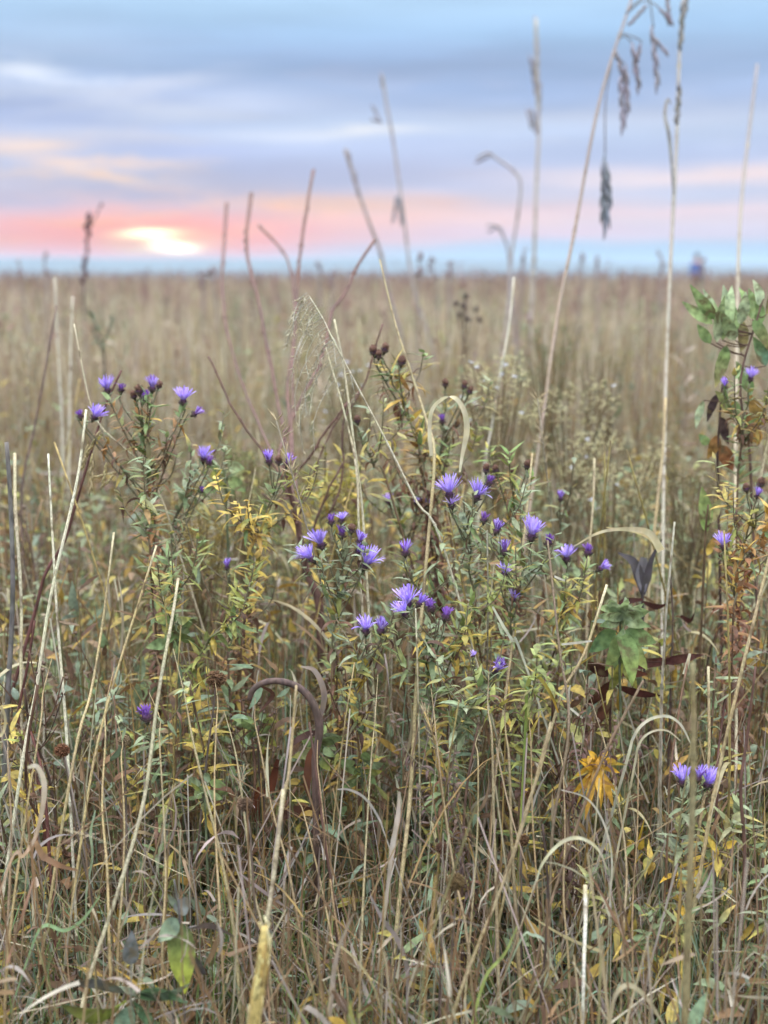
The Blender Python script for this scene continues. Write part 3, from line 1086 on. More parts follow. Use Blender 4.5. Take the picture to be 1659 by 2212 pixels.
# the frayed straw butt at the bottom
t = thing('broken_straw_butt', 'thick frayed butt of pale yellow straw at the bottom edge', 'straw', P(548, 2230, 1.28))
mb = MB()
core = smooth_path([P(572, 2000, 1.3), P(566, 2080, 1.29), P(556, 2150, 1.28), P(546, 2230, 1.28), P(536, 2330, 1.27)], 5)
core.append(Vector((core[-1].x - 0.01, core[-1].y, 0.0)))
mb.tube(core, [px(w_, 1.28) * .5 for w_ in np.interp(np.linspace(0, 1, len(core)), [0, 0.15, 0.5, 1], [14, 27, 31, 34])], C(190, 168, 106), 12, True)
for k in range(44):
    a = 2 * PI * random.random()
    r = px(15.5, 1.28)
    i = random.randrange(0, 12)
    n_ = random.randrange(4, 9)
    fib = []
    for j in range(i, min(len(core) - 1, i + n_)):
        rr = r * (0.55 if j < 2 else 0.95) + random.uniform(0, .0012)
        fib.append(core[j] + Vector((math.cos(a) * rr, math.sin(a) * rr, random.uniform(-.003, .003))))
    if i < 2:
        fib.insert(0, fib[0] + Vector((random.uniform(-.004, .004), 0, random.uniform(.004, .016))))
    if len(fib) > 2:
        mb.tube(fib, random.uniform(.0006, .0013), jitc(random.choice([C(206, 190, 134), C(176, 150, 90), C(150, 122, 72), C(218, 204, 156)]), .1), 4)
mb.build('husk', M_STRAW, t)

# thick golden stems fanning over the bottom half
FAN = 'thick golden stems at the bottom of the picture'
for i, (pts, w, col) in enumerate((
    ([(415, 1590), (446, 1720), (478, 1850), (505, 2010), (520, 2200)], 12, C(150, 132, 84)),
    ([(512, 1650), (530, 1790), (548, 1930), (575, 2050)], 10, C(142, 126, 82)),
    ([(560, 1600), (590, 1750), (620, 1870), (655, 2040), (690, 2210)], 9, C(146, 120, 76)),
    ([(690, 1700), (706, 1840), (722, 1960), (745, 2100), (752, 2210)], 9, C(150, 116, 72)),
    ([(655, 1760), (690, 1900), (720, 2040), (742, 2190)], 8, C(160, 132, 82)),
    ([(1062, 1590), (1066, 1750), (1070, 1900), (1076, 2060), (1080, 2210)], 13, C(140, 120, 76)),
    ([(1100, 1640), (1106, 1800), (1114, 1960), (1122, 2100), (1128, 2220)], 15, C(134, 112, 70)),
    ([(1032, 1640), (1030, 1800), (1020, 1960), (1008, 2120), (1002, 2220)], 9, C(154, 134, 86)),
    ([(800, 1640), (790, 1800), (786, 1930), (778, 2080)], 8, C(158, 140, 94)),
    ([(942, 1600), (962, 1760), (985, 1900), (1010, 2040)], 9, C(146, 120, 78)),
    ([(1145, 1600), (1150, 1760), (1160, 1900), (1172, 2060), (1180, 2200)], 8, C(148, 118, 66)),
    ([(1215, 1660), (1220, 1800), (1216, 1940), (1228, 2100)], 7, C(152, 126, 76)),
    ([(1310, 1620), (1340, 1760), (1352, 1880), (1348, 2010)], 7, C(146, 122, 80)),
    ([(1380, 1660), (1376, 1800), (1366, 1960), (1366, 2120)], 6, C(150, 116, 66)),
    ([(228, 1600), (222, 1740), (232, 1880), (236, 2040)], 9, C(168, 140, 80)),
    ([(262, 1640), (268, 1780), (262, 1920), (255, 2080)], 8, C(162, 134, 78)),
    ([(86, 1560), (58, 1740), (30, 1930), (14, 2120)], 9, C(158, 132, 76)),
    ([(470, 1560), (462, 1700), (468, 1850), (476, 2010)], 7, C(166, 136, 80)),
    ([(345, 1600), (352, 1750), (358, 1900), (352, 2060)], 8, C(158, 134, 82)),
    ([(18, 1640), (26, 1800), (18, 1980), (10, 2160)], 9, C(140, 112, 76)))):
    (xa, ya), (xb, yb) = pts[0], pts[1]
    up_ = random.uniform(60, 190)
    pts = [(xa + (xa - xb) / (yb - ya) * up_ + random.uniform(-26, 26), ya - up_), (xa + (xa - xb) / (yb - ya) * up_ * .45 + random.uniform(-6, 6), ya - up_ * .45)] + pts
    stalk('golden_stalk', 'stout golden brown bare stem, one of a fan of them low in the foreground', 'stem', pts, 1.82, 1.5, w * .22, w, col, FAN, nodes=2)

# red and dark stems
for lab, pts, d, wt, wb, col in (
    ('bright reddish brown stem curving down the right side behind the low asters', [(1632, 1440), (1615, 1590), (1601, 1700), (1608, 1820), (1608, 1920), (1596, 2060), (1590, 2200)], 1.7, 6, 13, C(104, 66, 54)),
    ('thinner reddish stem in the bottom right corner', [(1650, 1840), (1642, 1980), (1630, 2100), (1626, 2210)], 1.7, 6, 9, C(104, 66, 54)),
    ('dark red stem behind the small bud at left, curving down', [(75, 1340), (62, 1430), (40, 1560), (70, 1660), (92, 1720), (100, 1830)], 2.0, 6, 9, C(98, 50, 42)),
    ('short crooked dark red stem low at left', [(66, 1580), (86, 1640), (96, 1700), (106, 1840)], 1.8, 6, 9, C(100, 48, 40)),
    ('reddish stem leaning right at the left edge of the aster group', [(262, 800), (228, 880), (200, 960), (160, 1100), (140, 1170), (100, 1240), (70, 1340)], 2.3, 5, 9, C(104, 58, 52)),
    ('tall dark red stem at the far left rising to a blurred tip', [(122, 660), (96, 800), (72, 930), (46, 1060), (52, 1250), (60, 1400)], 3.0, 4, 8, C(124, 96, 88)),
    ('thick grey dead stem at the far left edge', [(14, 955), (22, 1080), (26, 1250), (24, 1380), (18, 1480), (10, 1640)], 2.1, 10, 14, C(108, 102, 100)),
    ('black brown stem leaning left low right of centre', [(1172, 1780), (1184, 1900), (1180, 2010), (1172, 2120), (1165, 2215)], 1.55, 6, 8, C(66, 48, 40)),
    ('thin dark red stem right of the curled stem, leaning slightly left', [(1034, 1560), (1010, 1700), (1000, 1840), (1000, 2000)], 1.8, 6, 8, C(96, 66, 50)),
    ('dark red brown stem leaning right from bottom centre', [(668, 1560), (684, 1680), (700, 1800), (722, 1960), (730, 2080)], 1.7, 5, 8, C(98, 62, 50)),
    ('long brown stem slanting from lower right up to the yellow leaves', [(1390, 1470), (1300, 1640), (1212, 1880), (1180, 1990), (1150, 2120)], 1.6, 6, 8, C(126, 98, 68)),
    ('thin dark stem slanting down right in the lower right', [(1330, 1900), (1376, 2080), (1392, 2140), (1412, 2220)], 1.5, 5, 6, C(98, 70, 48)),
    ('dead brown upright stem right of the green nettle like plant', [(1448, 1240), (1452, 1340), (1450, 1450), (1446, 1560)], 2.2, 4, 6, C(84, 62, 54)),
    ('dark red stub of a stem at right between golden stalk and edge', [(1568, 1500), (1556, 1580), (1552, 1640), (1548, 1720)], 1.9, 6, 7, C(92, 52, 42)),
):
    stalk('dead_weed', lab, 'stem', pts, d, d - 0.1, wt, wb, col, part='stem', mat=M_BARK)


# the red twiggy shrub
def shrub():
    foot = to_ground([P(664, 1240, 2.45), P(690, 1330, 2.42)])[-1]
    t = thing('twiggy_shrub', 'leafless shrub of dark red twigs in the middle, spreading up into the sky', 'shrub', foot)
    mb = MB()
    tr = smooth_path([P(612, 1000, 2.42), P(640, 1120, 2.43), P(662, 1230, 2.42), P(690, 1310, 2.4), P(704, 1480, 2.38), foot], 4)
    mb.tube(tr, [px(w_, 2.4) * .5 for w_ in np.interp(np.linspace(0, 1, len(tr)), [0, .3, .6, 1], [9, 15, 19, 20])], C(104, 76, 68), 8)
    mb.build('trunk', M_BARK, t)
    for pts, w0, w1, d0 in (
        ([(543, 418), (533, 500), (536, 560), (556, 640), (580, 760), (602, 880), (618, 960), (632, 1060), (642, 1130)], 9, 8, 4.6),
        ([(677, 368), (662, 450), (650, 530), (642, 640), (634, 740), (622, 830), (626, 930), (636, 1020), (650, 1160)], 8, 8, 4.4),
        ([(808, 520), (775, 570), (745, 632), (718, 672), (706, 730), (690, 790), (655, 850), (624, 920), (608, 960), (602, 1000), (622, 1070)], 8, 9, 3.4),
        ([(826, 700), (806, 770), (780, 845), (745, 900), (738, 950), (742, 1010), (728, 1070), (710, 1110)], 5, 6, 2.5),
        ([(752, 868), (725, 905), (700, 935), (675, 980), (648, 1010), (630, 1040)], 6, 7, 2.4),
        ([(780, 840), (730, 905), (700, 965), (672, 1040), (648, 1110)], 4, 6, 2.45),
        ([(450, 770), (476, 820), (496, 870), (530, 925), (575, 985), (612, 1035)], 5, 6, 2.5),
        ([(490, 440), (484, 540), (480, 620), (492, 720), (524, 830), (566, 930), (612, 1030)], 8, 6, 5.2),
        ([(560, 488), (600, 530), (625, 570), (636, 660), (634, 760), (630, 880), (634, 1010)], 7, 6, 4.8),
        ([(565, 1065), (590, 1085), (625, 1075)], 4, 5, 2.4),
        ([(740, 1000), (700, 1080), (668, 1180), (655, 1240)], 5, 7, 2.38)):
        q = smooth_path(path3(pts, d0, 2.42), 3)
        m2 = MB()
        n = len(q)
        for i in range(1, n - 1):
            q[i] = q[i] + Vector((random.uniform(-1, 1), random.uniform(-1, 1), 0)) * .0018
        rad = [px(w0 + (w1 - w0) * i / (n - 1), q[i].y) * .4 * (1.18 if i % 4 == 0 else 1) for i in range(n)]
        m2.tube(q, rad, C(110, 66, 60), 6, True, [jitc(C(112, 84, 76), .12) for _ in q])
        for j in range(n * 2 // 3):
            i = random.randrange(2, n)
            m2.ball(q[i] + Vector((random.choice((-1, 1)) * rad[i], 0, 0)), rad[i] * 0.8, C(112, 80, 74), .1, 6, 4)
        m2.build('branch', M_BARK, t)


shrub()


# blurred weeds standing up against the sky
def sky_stalk(label, pts, d, w, col, spk=(), cat='grass stalk', name='tall_grass_stalk', nodes=1, sw=.014):
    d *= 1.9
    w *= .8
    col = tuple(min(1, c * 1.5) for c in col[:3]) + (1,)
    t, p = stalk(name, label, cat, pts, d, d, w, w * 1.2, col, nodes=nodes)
    if spk:
        spikelets(t, [(a, b, c_, e, d) for a, b, c_, e in spk], C(166, 160, 168), w=sw * 1.3)
    return t


sky_stalk('straight stalk with short upright spikelets up its length, right of the sky centre', [(1158, 40), (1160, 160), (1163, 280), (1158, 400), (1152, 560), (1146, 700), (1140, 900)], 3.6, 9, C(160, 150, 140),
          [(1158, 80, 1157, 40), (1160, 210, 1148, 130), (1162, 190, 1160, 100), (1160, 290, 1150, 240), (1150, 280, 1140, 240), (1163, 260, 1166, 180), (1160, 130, 1160, 80)])
t = sky_stalk('thin stalk in the sky centre with two tiny side sprigs and a drooping tuft', [(826, 165), (836, 220), (848, 300), (862, 400), (874, 480), (882, 560), (900, 640), (930, 740)], 3.8, 7, C(150, 138, 136),
              [(858, 420, 850, 475), (862, 425, 868, 480), (820, 262, 806, 230), (826, 264, 804, 258), (826, 190, 824, 160)])
sky_stalk('slanting stalk with a kinked blurred top, left of the sky centre', [(745, 322), (768, 395), (778, 430), (800, 490), (822, 550), (842, 640), (870, 740)], 3.4, 9, C(140, 124, 122), [(768, 400, 752, 330), (775, 425, 766, 372)])
sky_stalk('stalk with a broken top arching over to the left against the pink sky', [(1030, 342), (1052, 330), (1078, 345), (1106, 365), (1124, 395), (1118, 470), (1106, 560), (1100, 650), (1085, 760)], 3.6, 7, C(150, 140, 140), [(1060, 336, 1030, 350), (1076, 344, 1110, 366)])
sky_stalk('short hooked weed top below the broken arching stalk', [(1052, 486), (1072, 488), (1090, 510), (1100, 545), (1104, 620), (1110, 700)], 4.0, 7, C(134, 126, 132), [(1075, 490, 1056, 500), (1088, 505, 1080, 490)])
t = sky_stalk('dark knobbly seed stalk standing against the sunset at left', [(192, 462), (190, 500), (188, 545), (182, 600), (182, 680), (186, 800)], 4.2, 5, C(96, 76, 76), nodes=0, name='dead_weed', cat='stem')
mb = MB()
for (x, y, r) in ((192, 468, 11), (186, 490, 8), (193, 505, 8), (187, 522, 7), (188, 540, 7), (184, 560, 9), (180, 575, 8), (186, 590, 8), (178, 606, 9), (192, 480, 9), (219, 442, 5)):
    mb.ball(P(x, y, 7.98), px(r, 7.98) * .62, C(112, 88, 92), .3, 8, 6, 1.3)
mb.tube([P(190, 500, 7.98), P(206, 470, 7.98), P(219, 440, 7.98)], px(2.4, 7.98) * .5, C(96, 76, 76), 4)
mb.build('seed_cluster', M_HEAD, t)
for i, (x, yt, yb, d, k) in enumerate(((44, 560, 640, 9, .9), (100, 540, 640, 9, 1), (940, 560, 660, 8, 1), (972, 565, 650, 8, 1), (1256, 548, 640, 9, 1), (1290, 552, 660, 9, 1), (1430, 545, 640, 9, 1),
                                       (438, 582, 660, 8, 1), (460, 578, 660, 8, 1), (1128, 540, 640, 8, 1), (905, 548, 640, 7, 1.2), (1520, 560, 650, 8, 1), (715, 590, 660, 8, 1), (690, 560, 640, 9, 1))):
    t, p = stalk('weed_stalk', 'small blurred weed top just breaking the horizon', 'weed', [(x + random.uniform(-10, 10), yt), (x, (yt + yb) / 2), (x + random.uniform(-6, 6), yb)], d, d, 2.6, 4, C(150, 134, 134), 'weeds breaking the horizon')
    mb = MB()
    for j in range(8):
        q = p[0].lerp(p[4], random.random()) + Vector((random.uniform(-.02, .02), 0, random.uniform(-.01, .02)))
        mb.ball(q, random.uniform(.006, .013) * k, C(150, 130, 130), .3, 6, 5, 1.3)
    mb.build('seed_cluster', M_HEAD, t)
t, p = stalk('coneflower', 'dead stems with black round seed cones in the misty middle distance', 'weed', [(1006, 640), (1004, 700), (1000, 800)], 5.5, 5.5, 4, 5, C(110, 92, 80))
for (x, y) in ((1006, 640), (985, 655), (1029, 668), (1012, 690), (992, 680), (1036, 690), (1000, 662)):
    mb = MB()
    mb.ball(P(x, y, 5.5), px(5.4, 5.5), C(74, 62, 64), .2, 8, 6, 1.2)
    mb.tube(smooth_path([P(x, y + 5, 5.5), P((x + 1004) / 2, y + 50, 5.5), P(1003, 770, 5.5)], 3), px(2.4, 5.5) * .5, C(96, 80, 72), 4)
    mb.build('seed_head', M_HEAD, t)


# ------------------------------------------------------------------ asters
VIO = [C(188, 162, 246), C(202, 178, 252), C(174, 146, 238), C(212, 190, 254)]
DVIO = [C(146, 100, 190), C(160, 116, 206), C(124, 82, 168)]
CUP = C(116, 98, 94)


def head(parent, pos, axis, kind, k=1.0):
    """one flower head: cup of bracts, then its ring of narrow rays"""
    axis = axis.normalized()
    u = axis.orthogonal().normalized()
    w = axis.cross(u)
    mb = MB()
    cr_, ch = .0052 * k, .0105 * k
    b = pos - axis * ch
    mb.tube([b - axis * .004 * k, b, b + axis * ch * .35, b + axis * ch * .75, pos], [.0012 * k, cr_ * .55, cr_ * .95, cr_ * 1.05, cr_ * .8], CUP, 9, True,
            [C(92, 98, 76), C(88, 82, 72), CUP, C(88, 60, 84), C(96, 70, 96)])
    for j in range(26):
        a = 2 * PI * j / 26 + random.uniform(-.1, .1)
        rd = u * math.cos(a) + w * math.sin(a)
        h = random.uniform(.1, .7)
        q = b + axis * ch * h + rd * cr_ * .92
        q2 = q + (rd * random.uniform(.5, 1.4) + axis * random.uniform(.4, .9)).normalized() * .0048 * k
        mb.tube([q, q2], [.0008 * k, .0002], jitc(random.choice([C(96, 84, 82), C(78, 84, 66), C(104, 72, 84)]), .15), 3, False)
    if kind == 'spent':
        mb.ball(pos + axis * .001, cr_ * 1.25, C(118, 88, 76), .25, 9, 6)
        for j in range(46):
            a = 2 * PI * random.random()
            e = random.uniform(0, 1.5)
            dv = axis * math.cos(e) + (u * math.cos(a) + w * math.sin(a)) * math.sin(e)
            q = pos + dv * cr_ * 1.0
            mb.tube([q, q + dv * random.uniform(.002, .0045) * k], [.0007, .0003], jitc(C(136, 106, 92), .25), 3, False)
        return mb.build('seed_head', M_HEAD, parent)
    fh = mb.build('flower_head' if kind in ('open', 'half') else 'closed_flower', M_HEAD, parent)
    mp = MB()
    n, lo, hi, L, wd = {'open': (46, 8, 51, .0215, .0024), 'half': (38, 4, 34, .017, .0023), 'bud': (30, 2, 30, .0105, .0019), 'pale': (30, 10, 60, .0165, .0022)}[kind]
    skew, sk0, tone = random.uniform(0, .22), random.uniform(0, 6.28), random.uniform(.86, 1.1)
    hi *= random.uniform(.85, 1.12)
    for j in range(n):
        a = 2 * PI * (j + random.uniform(-.4, .4)) / n
        if random.random() < .08:
            continue
        e = R(random.uniform(lo, hi))
        rd = u * math.cos(a) + w * math.sin(a)
        c0 = random.choice(VIO if kind in ('open', 'pale') or (kind == 'half' and random.random() < .6) else DVIO)
        if kind == 'pale':
            c0 = tuple(min(1, x * 1.15) for x in c0)
        q = pos + rd * cr_ * .7
        bend = random.uniform(-.25, .5)
        pts = [q]
        LL = L * k * random.uniform(.78, 1.08) * (1 + skew * math.cos(a - sk0))
        if random.random() < .06:
            bend += random.choice((-1.2, 1.3))
        for s in range(4):
            ee = e + bend * s / 4
            if kind == 'bud':
                ee += random.uniform(-.7, .7)
            q = q + (axis * math.cos(ee) + rd * math.sin(ee)) * (LL / 4)
            pts.append(q)
        ww = wd * k * random.uniform(.8, 1.15)
        c0 = jitc(tuple(min(1, x * tone) for x in c0[:3]) + (1,), .12)
        base = tuple(c0[i] * .8 for i in range(3)) + (1,)
        mp.ribbon(pts, [ww * .6, ww, ww * 1.05, ww * .9, ww * .35], [base, base, c0, c0, c0], axis.cross(rd), random.uniform(-.6, .6), .25)
    mp.build('petals', M_PETAL, fh)
    return fh


LG = C(146, 156, 124)
LGR = C(122, 142, 92)
LOL = C(150, 154, 84)
LYE = C(206, 178, 88)
LOR = C(172, 128, 82)
LBR = C(128, 94, 74)
LDK = C(104, 78, 66)
FRESH = [(0, LG), (.35, LGR), (.55, LOL), (.7, LYE), (.8, LOR), (.9, LBR), (1, LDK)]
GREEN = [(0, LG), (.6, LGR), (.85, LOL), (1, LYE)]
TURN = [(0, LGR), (.2, LOL), (.35, LYE), (.5, LOR), (.65, LBR), (1, LDK)]
DEAD = [(0, C(122, 104, 76)), (.3, LBR), (1, LDK)]
YEL = [(0, LOL), (.3, LYE), (.7, LYE), (.85, LOR), (1, LBR)]


def leafy(parent, path, stops, L0, L1, W, step=.0085, t0=0.02, t1=1.0, az0=None):
    """lance leaves set loosely up one stem: patches missing, torn, curled and turning at different times"""
    mb = MB()
    n = len(path)
    acc = [0]
    for a, b in zip(path, path[1:]):
        acc.append(acc[-1] + (b - a).length)
    tot = acc[-1]
    s = tot * t0
    ang = random.uniform(0, 6.28)
    ph, ph2 = random.uniform(0, 6.28), random.uniform(0, 6.28)
    while s < tot * t1:
        i = max(j for j in range(n) if acc[j] <= s)
        i = min(i, n - 2)
        f = (s - acc[i]) / max(1e-6, acc[i + 1] - acc[i])
        q = path[i].lerp(path[i + 1], f)
        upd = (path[i] - path[i + 1]).normalized()
        u = upd.orthogonal().normalized()
        w = upd.cross(u)
        ang += 2.4 + random.uniform(-.9, .9)
        t = s / tot
        s += step * .62 * random.uniform(.4, 1.7) * (1 + 1.4 * max(0, t - .5))
        gap = .12 + .35 * max(0, math.sin(s * 34 + ph)) + .35 * max(0, t - .45)
        if random.random() < gap:
            continue
        rd = u * math.cos(ang) + w * math.sin(ang)
        tc_ = max(0, min(1, t + random.gauss(0, .10) + .06 * math.sin(ang + ph2)))
        c = jitc(ramp_col(stops, tc_), .22)
        dead = c[0] > c[1] * 1.5 and c[0] < .26
        if not dead and t > .3 and random.random() < .3:
            c = jitc(random.choice([LOL, LBR, LGR, LDK]), .2)
            dead = c[0] > c[1] * 1.5 and c[0] < .26
        op = R(random.uniform(25, 75)) + t * .7
        d = upd * math.cos(op) + rd * math.sin(op)
        LL = (L0 + (L1 - L0) * min(1, t * 1.6)) * random.choice((.6, .85, 1.0, 1.1, 1.3)) * random.uniform(.85, 1.15)
        tipc = (min(1, c[0] * 1.15), min(1, c[1] * 1.1), c[2] * 1.1, 1)
        r_ = random.random()
        if r_ < .18:
            tipc = jitc(LDK if dead or r_ < .07 else LYE, .2)
        mb.leaf(q, d, LL * 1.18, W * 1.22 * random.uniform(.6, 1.2) * (.75 if dead else 1), c, tipc, random.uniform(-.1, 1.1) + (1.5 if dead else 0), random.uniform(-.5, .9) + (random.uniform(0, 2.2) if dead else 0), 5, random.uniform(.1, .6), twist=random.uniform(-.8, .8) * (3 if dead else 1), wav=.12)
    return mb.build('foliage', M_LEAF, parent)


def aster(label, stem, d, heads, stops=FRESH, L=(.026, .048), W=.0088, side=(), step=.0075, group='purple asters in bloom', top=True, sw=5):
    """stem: picture points from the top down; heads: (x, y, kind, size, lean x, lean towards the lens)"""
    p = smooth_path(to_ground([P(x, y, d + .01 * i) for i, (x, y) in enumerate(stem)]), 4)
    for i in range(3, len(p) - 1):
        p[i] = p[i] + Vector((.004 * math.sin(i * 1.1 + d * 40), .006 * math.sin(i * .8 + d * 70), 0))
    t = thing('aster', label, 'flower', p[-1].copy(), group)
    mb = MB()
    n = len(p)
    mb.tube(p, [px(sw * (.6 + .7 * i / n), d) * .5 for i in range(n)], C(92, 74, 66), 6, True, [jitc(C(122, 116, 92) if i < n / 2 else C(124, 100, 80), .1) for i in range(n)])
    mb.build('stem', M_BARK, t)
    leafy(t, p[:max(8, int(n * .93))], stops, L[0], L[1], W, step)
    for s in side:
        q = [P(x, y, d + random.uniform(-.03, .03)) for x, y in s]
        near = min(p, key=lambda z: abs(q[-1].z - z.z - 1.2 * math.hypot(z.x - q[-1].x, z.y - q[-1].y)))
        q.append(near)
        q = smooth_path(q, 4)
        m2 = MB()
        m2.tube(q, px(3.6, d) * .5, C(122, 112, 90), 5)
        b = m2.build('branch', M_BARK, t)
        leafy(b, q, [(a * 1.25, c) for a, c in stops] if stops is not TURN else stops, L[0] * .9, L[0] * 1.25, W * .85, step * 1.1)
    for k_ in range(3 if len(stem) > 3 else 1):
        i0 = int(n * random.uniform(.16, .5))
        a_ = random.uniform(0, 6.28)
        ln = random.uniform(.07, .15)
        o_ = Vector((math.cos(a_) * ln * .75, math.sin(a_) * ln * .6, ln))
        q = smooth_path([p[i0] + o_, p[i0] + Vector((o_.x * .75, o_.y * .75, o_.z * .45)), p[i0]], 4)
        m2 = MB()
        m2.tube(q, px(3, d) * .5, C(122, 112, 90), 5)
        b = m2.build('branch', M_BARK, t)
        u_ = i0 / n
        leafy(b, q, [(0, ramp_col(stops, u_ * .4)), (.6, ramp_col(stops, u_)), (1, ramp_col(stops, min(1, u_ + .15)))], L[0] * .8, L[0] * 1.15, W * .85, step * 1.2)
    for (x, y, kind, k, lx, ly) in heads:
        pos = P(x, y, d + random.uniform(-.02, .02))
        ax = Vector((lx, -ly * .45, 1.0)).normalized()
        root = min(p, key=lambda z: abs(pos.z - z.z - .045 - 1.25 * math.hypot(z.x - pos.x, z.y - pos.y)))
        q = smooth_path([pos - ax * .013 * k, pos - ax * .03 * k, root], 3)
        m2 = MB()
        m2.tube(q, px(3.2, d) * .5, C(126, 122, 98), 5)
        if (pos - root).length > .03:
            for j in range(5):
                m2.leaf(q[random.randrange(0, len(q))], Vector((random.uniform(-1, 1), random.uniform(-1, 1), random.uniform(.1, 1))), random.uniform(.012, .024), .005, LG, LGR, .3)
        m2.build('flower_stem', M_LEAF, t)
        head(t, pos, ax, kind, k)
    return t


aster('tall purple aster at left with several heads and orange leaves below them', [(305, 880), (312, 940), (318, 1020), (330, 1120), (330, 1230), (335, 1340)], 2.2,
      [(231, 838, 'open', 1.05, -.15, .25), (262, 838, 'bud', .95, .1, .3), (300, 840, 'spent', 1.1, -.1, .2), (329, 834, 'half', 1.1, .1, .2), (312, 856, 'bud', 1.25, .3, .5), (288, 852, 'spent', .9, -.3, .3),
       (345, 830, 'spent', .8, .4, .1), (396, 862, 'open', 1.15, .1, .3), (424, 892, 'half', .9, 1.5, .2), (206, 898, 'open', 1.05, .65, .5), (172, 895, 'bud', .9, -.2, .2)],
      [(0, LGR), (.16, LGR), (.2, LOR), (.3, LOR), (.38, LBR), (.5, LBR), (.55, LGR), (.7, LOL), (.85, LBR), (1, LDK)],
      side=([(236, 862), (262, 920), (296, 985)], [(396, 880), (378, 930), (350, 1000)], [(330, 860), (322, 910), (318, 960)], [(215, 915), (240, 980), (285, 1040)]), step=.0055)
aster('slim aster with one half open purple head leaning right of the left group', [(432, 1004), (412, 1040), (390, 1090), (370, 1170), (350, 1270), (345, 1380)], 2.2, [(440, 988, 'open', 1.0, .15, .6), (436, 1058, 'bud', .75, .4, .2), (452, 995, 'bud', 1.0, .3, .4)], GREEN)
aster('aster with two small purple heads and a brown one in front of the red shrub', [(592, 1020), (588, 1070), (575, 1130), (560, 1200), (545, 1300)], 2.15, [(580, 992, 'half', 1.0, -.1, .4), (622, 998, 'half', .95, .3, .3), (602, 992, 'spent', .9, 0, .2)],
      [(0, LGR), (.18, LOL), (.3, LYE), (.5, LYE), (.6, LOR), (.75, LBR), (1, LDK)], step=.006)
aster('bright purple aster cluster in the centre left, columns of pale leaves turning yellow below', [(742, 1165), (738, 1230), (728, 1310), (722, 1390), (728, 1480)], 2.0,
      [(692, 1172, 'open', 1.25, -.35, .35), (670, 1203, 'open', 1.15, -.75, .3), (738, 1150, 'bud', 1.1, .05, .3), (778, 1166, 'half', .95, .35, .3), (792, 1216, 'open', 1.3, .45, .5), (715, 1122, 'bud', .95, -.1, .2), (738, 1120, 'pale', .8, .1, .2), (760, 1140, 'spent', .9, .1, .2), (775, 1190, 'half', .9, .6, .2)],
      [(0, LG), (.3, LG), (.42, LOL), (.55, LYE), (.62, LOR), (.72, LBR), (1, LDK)], step=.0052)
aster('single crown like purple bud on a slim stem between two leaning stalks', [(876, 1205), (888, 1240), (908, 1280), (925, 1320), (935, 1400)], 2.0, [(876, 1188, 'half', 1.05, 0, .2)], GREEN, step=.012)
aster('low pair of half open purple heads in the centre above star shaped yellow leaves', [(786, 1370), (776, 1410), (768, 1450), (772, 1520), (778, 1620)], 1.9, [(790, 1358, 'open', 1.05, 0, .2), (824, 1356, 'half', 1.1, .15, .3)],
      [(0, LG), (.2, LGR), (.3, LYE), (.4, LYE), (.5, LOL), (.7, LBR), (1, LDK)], (.03, .05), .0095, step=.0055)
aster('wide open purple head with another below it, two closed heads at its right', [(950, 1340), (938, 1400), (928, 1460), (930, 1540), (940, 1640)], 1.9,
      [(880, 1300, 'open', 1.35, -.15, .7), (872, 1322, 'open', 1.0, -.5, .3), (930, 1308, 'bud', 1.15, -.3, .4), (963, 1326, 'bud', 1.2, .15, .3), (908, 1300, 'half', .9, .7, .3)], [(0, LG), (.35, LGR), (.5, LYE), (.6, LOR), (.8, LBR), (1, LDK)], (.03, .055), .0095, step=.006,
      side=([(885, 1330), (905, 1370), (930, 1410)],))
aster('two upright purple brush heads side by side at the top of the central aster', [(1002, 1080), (1005, 1130), (1015, 1200), (1022, 1280), (1035, 1380)], 2.05,
      [(970, 1062, 'open', 1.35, -.12, .1), (1032, 1068, 'open', 1.25, .35, .2), (1058, 1038, 'bud', 1.0, .2, .2), (975, 1086, 'pale', 1.0, -.2, .5), (1050, 1010, 'spent', .9, 0, .2)], [(0, LG), (.25, LG), (.4, LOL), (.5, LYE), (.6, LOR), (.75, LBR), (1, LDK)], step=.0055)
aster('pale lilac pair of heads half hidden behind the leaning straw', [(862, 1092), (868, 1120), (874, 1180), (880, 1260)], 2.35, [(838, 1080, 'pale', .95, -.3, .3), (900, 1084, 'pale', .9, .1, .3), (922, 1088, 'pale', .8, .4, .3), (862, 1070, 'spent', .9, 0, .2)], [(0, LOL), (.2, LGR), (.5, LBR), (1, LDK)])
aster('tallest centre aster, brown seed heads over green then yellow then brown leaves', [(826, 770), (842, 810), (862, 850), (882, 900), (905, 960), (915, 1040), (925, 1120)], 2.3,
      [(806, 755, 'spent', 1.15, -.2, .2), (832, 750, 'spent', 1.1, .2, .1), (868, 778, 'spent', 1.1, .15, .2), (818, 764, 'spent', 1, 0, .3)], [(0, LGR), (.13, LGR), (.17, LYE), (.24, LYE), (.3, LOR), (.36, LBR), (.5, C(96, 62, 52)), (1, LDK)], (.032, .05), .01, step=.0048, group='seeding asters without flowers')
aster('aster gone to dark violet seed buds behind the looping pale leaf', [(965, 850), (960, 920), (952, 990), (960, 1060), (970, 1150)], 2.4,
      [(962, 826, 'spent', .95, 0, .2), (1004, 830, 'spent', .95, .2, .2), (1016, 842, 'spent', .9, .4, .2), (955, 905, 'bud', 1.0, -.1, .3), (988, 915, 'spent', .7, .3, .2)], [(0, LG), (.2, LG), (.3, LYE), (.45, LBR), (1, LDK)], side=([(1010, 850), (1000, 880), (970, 930)],), group='seeding asters without flowers')
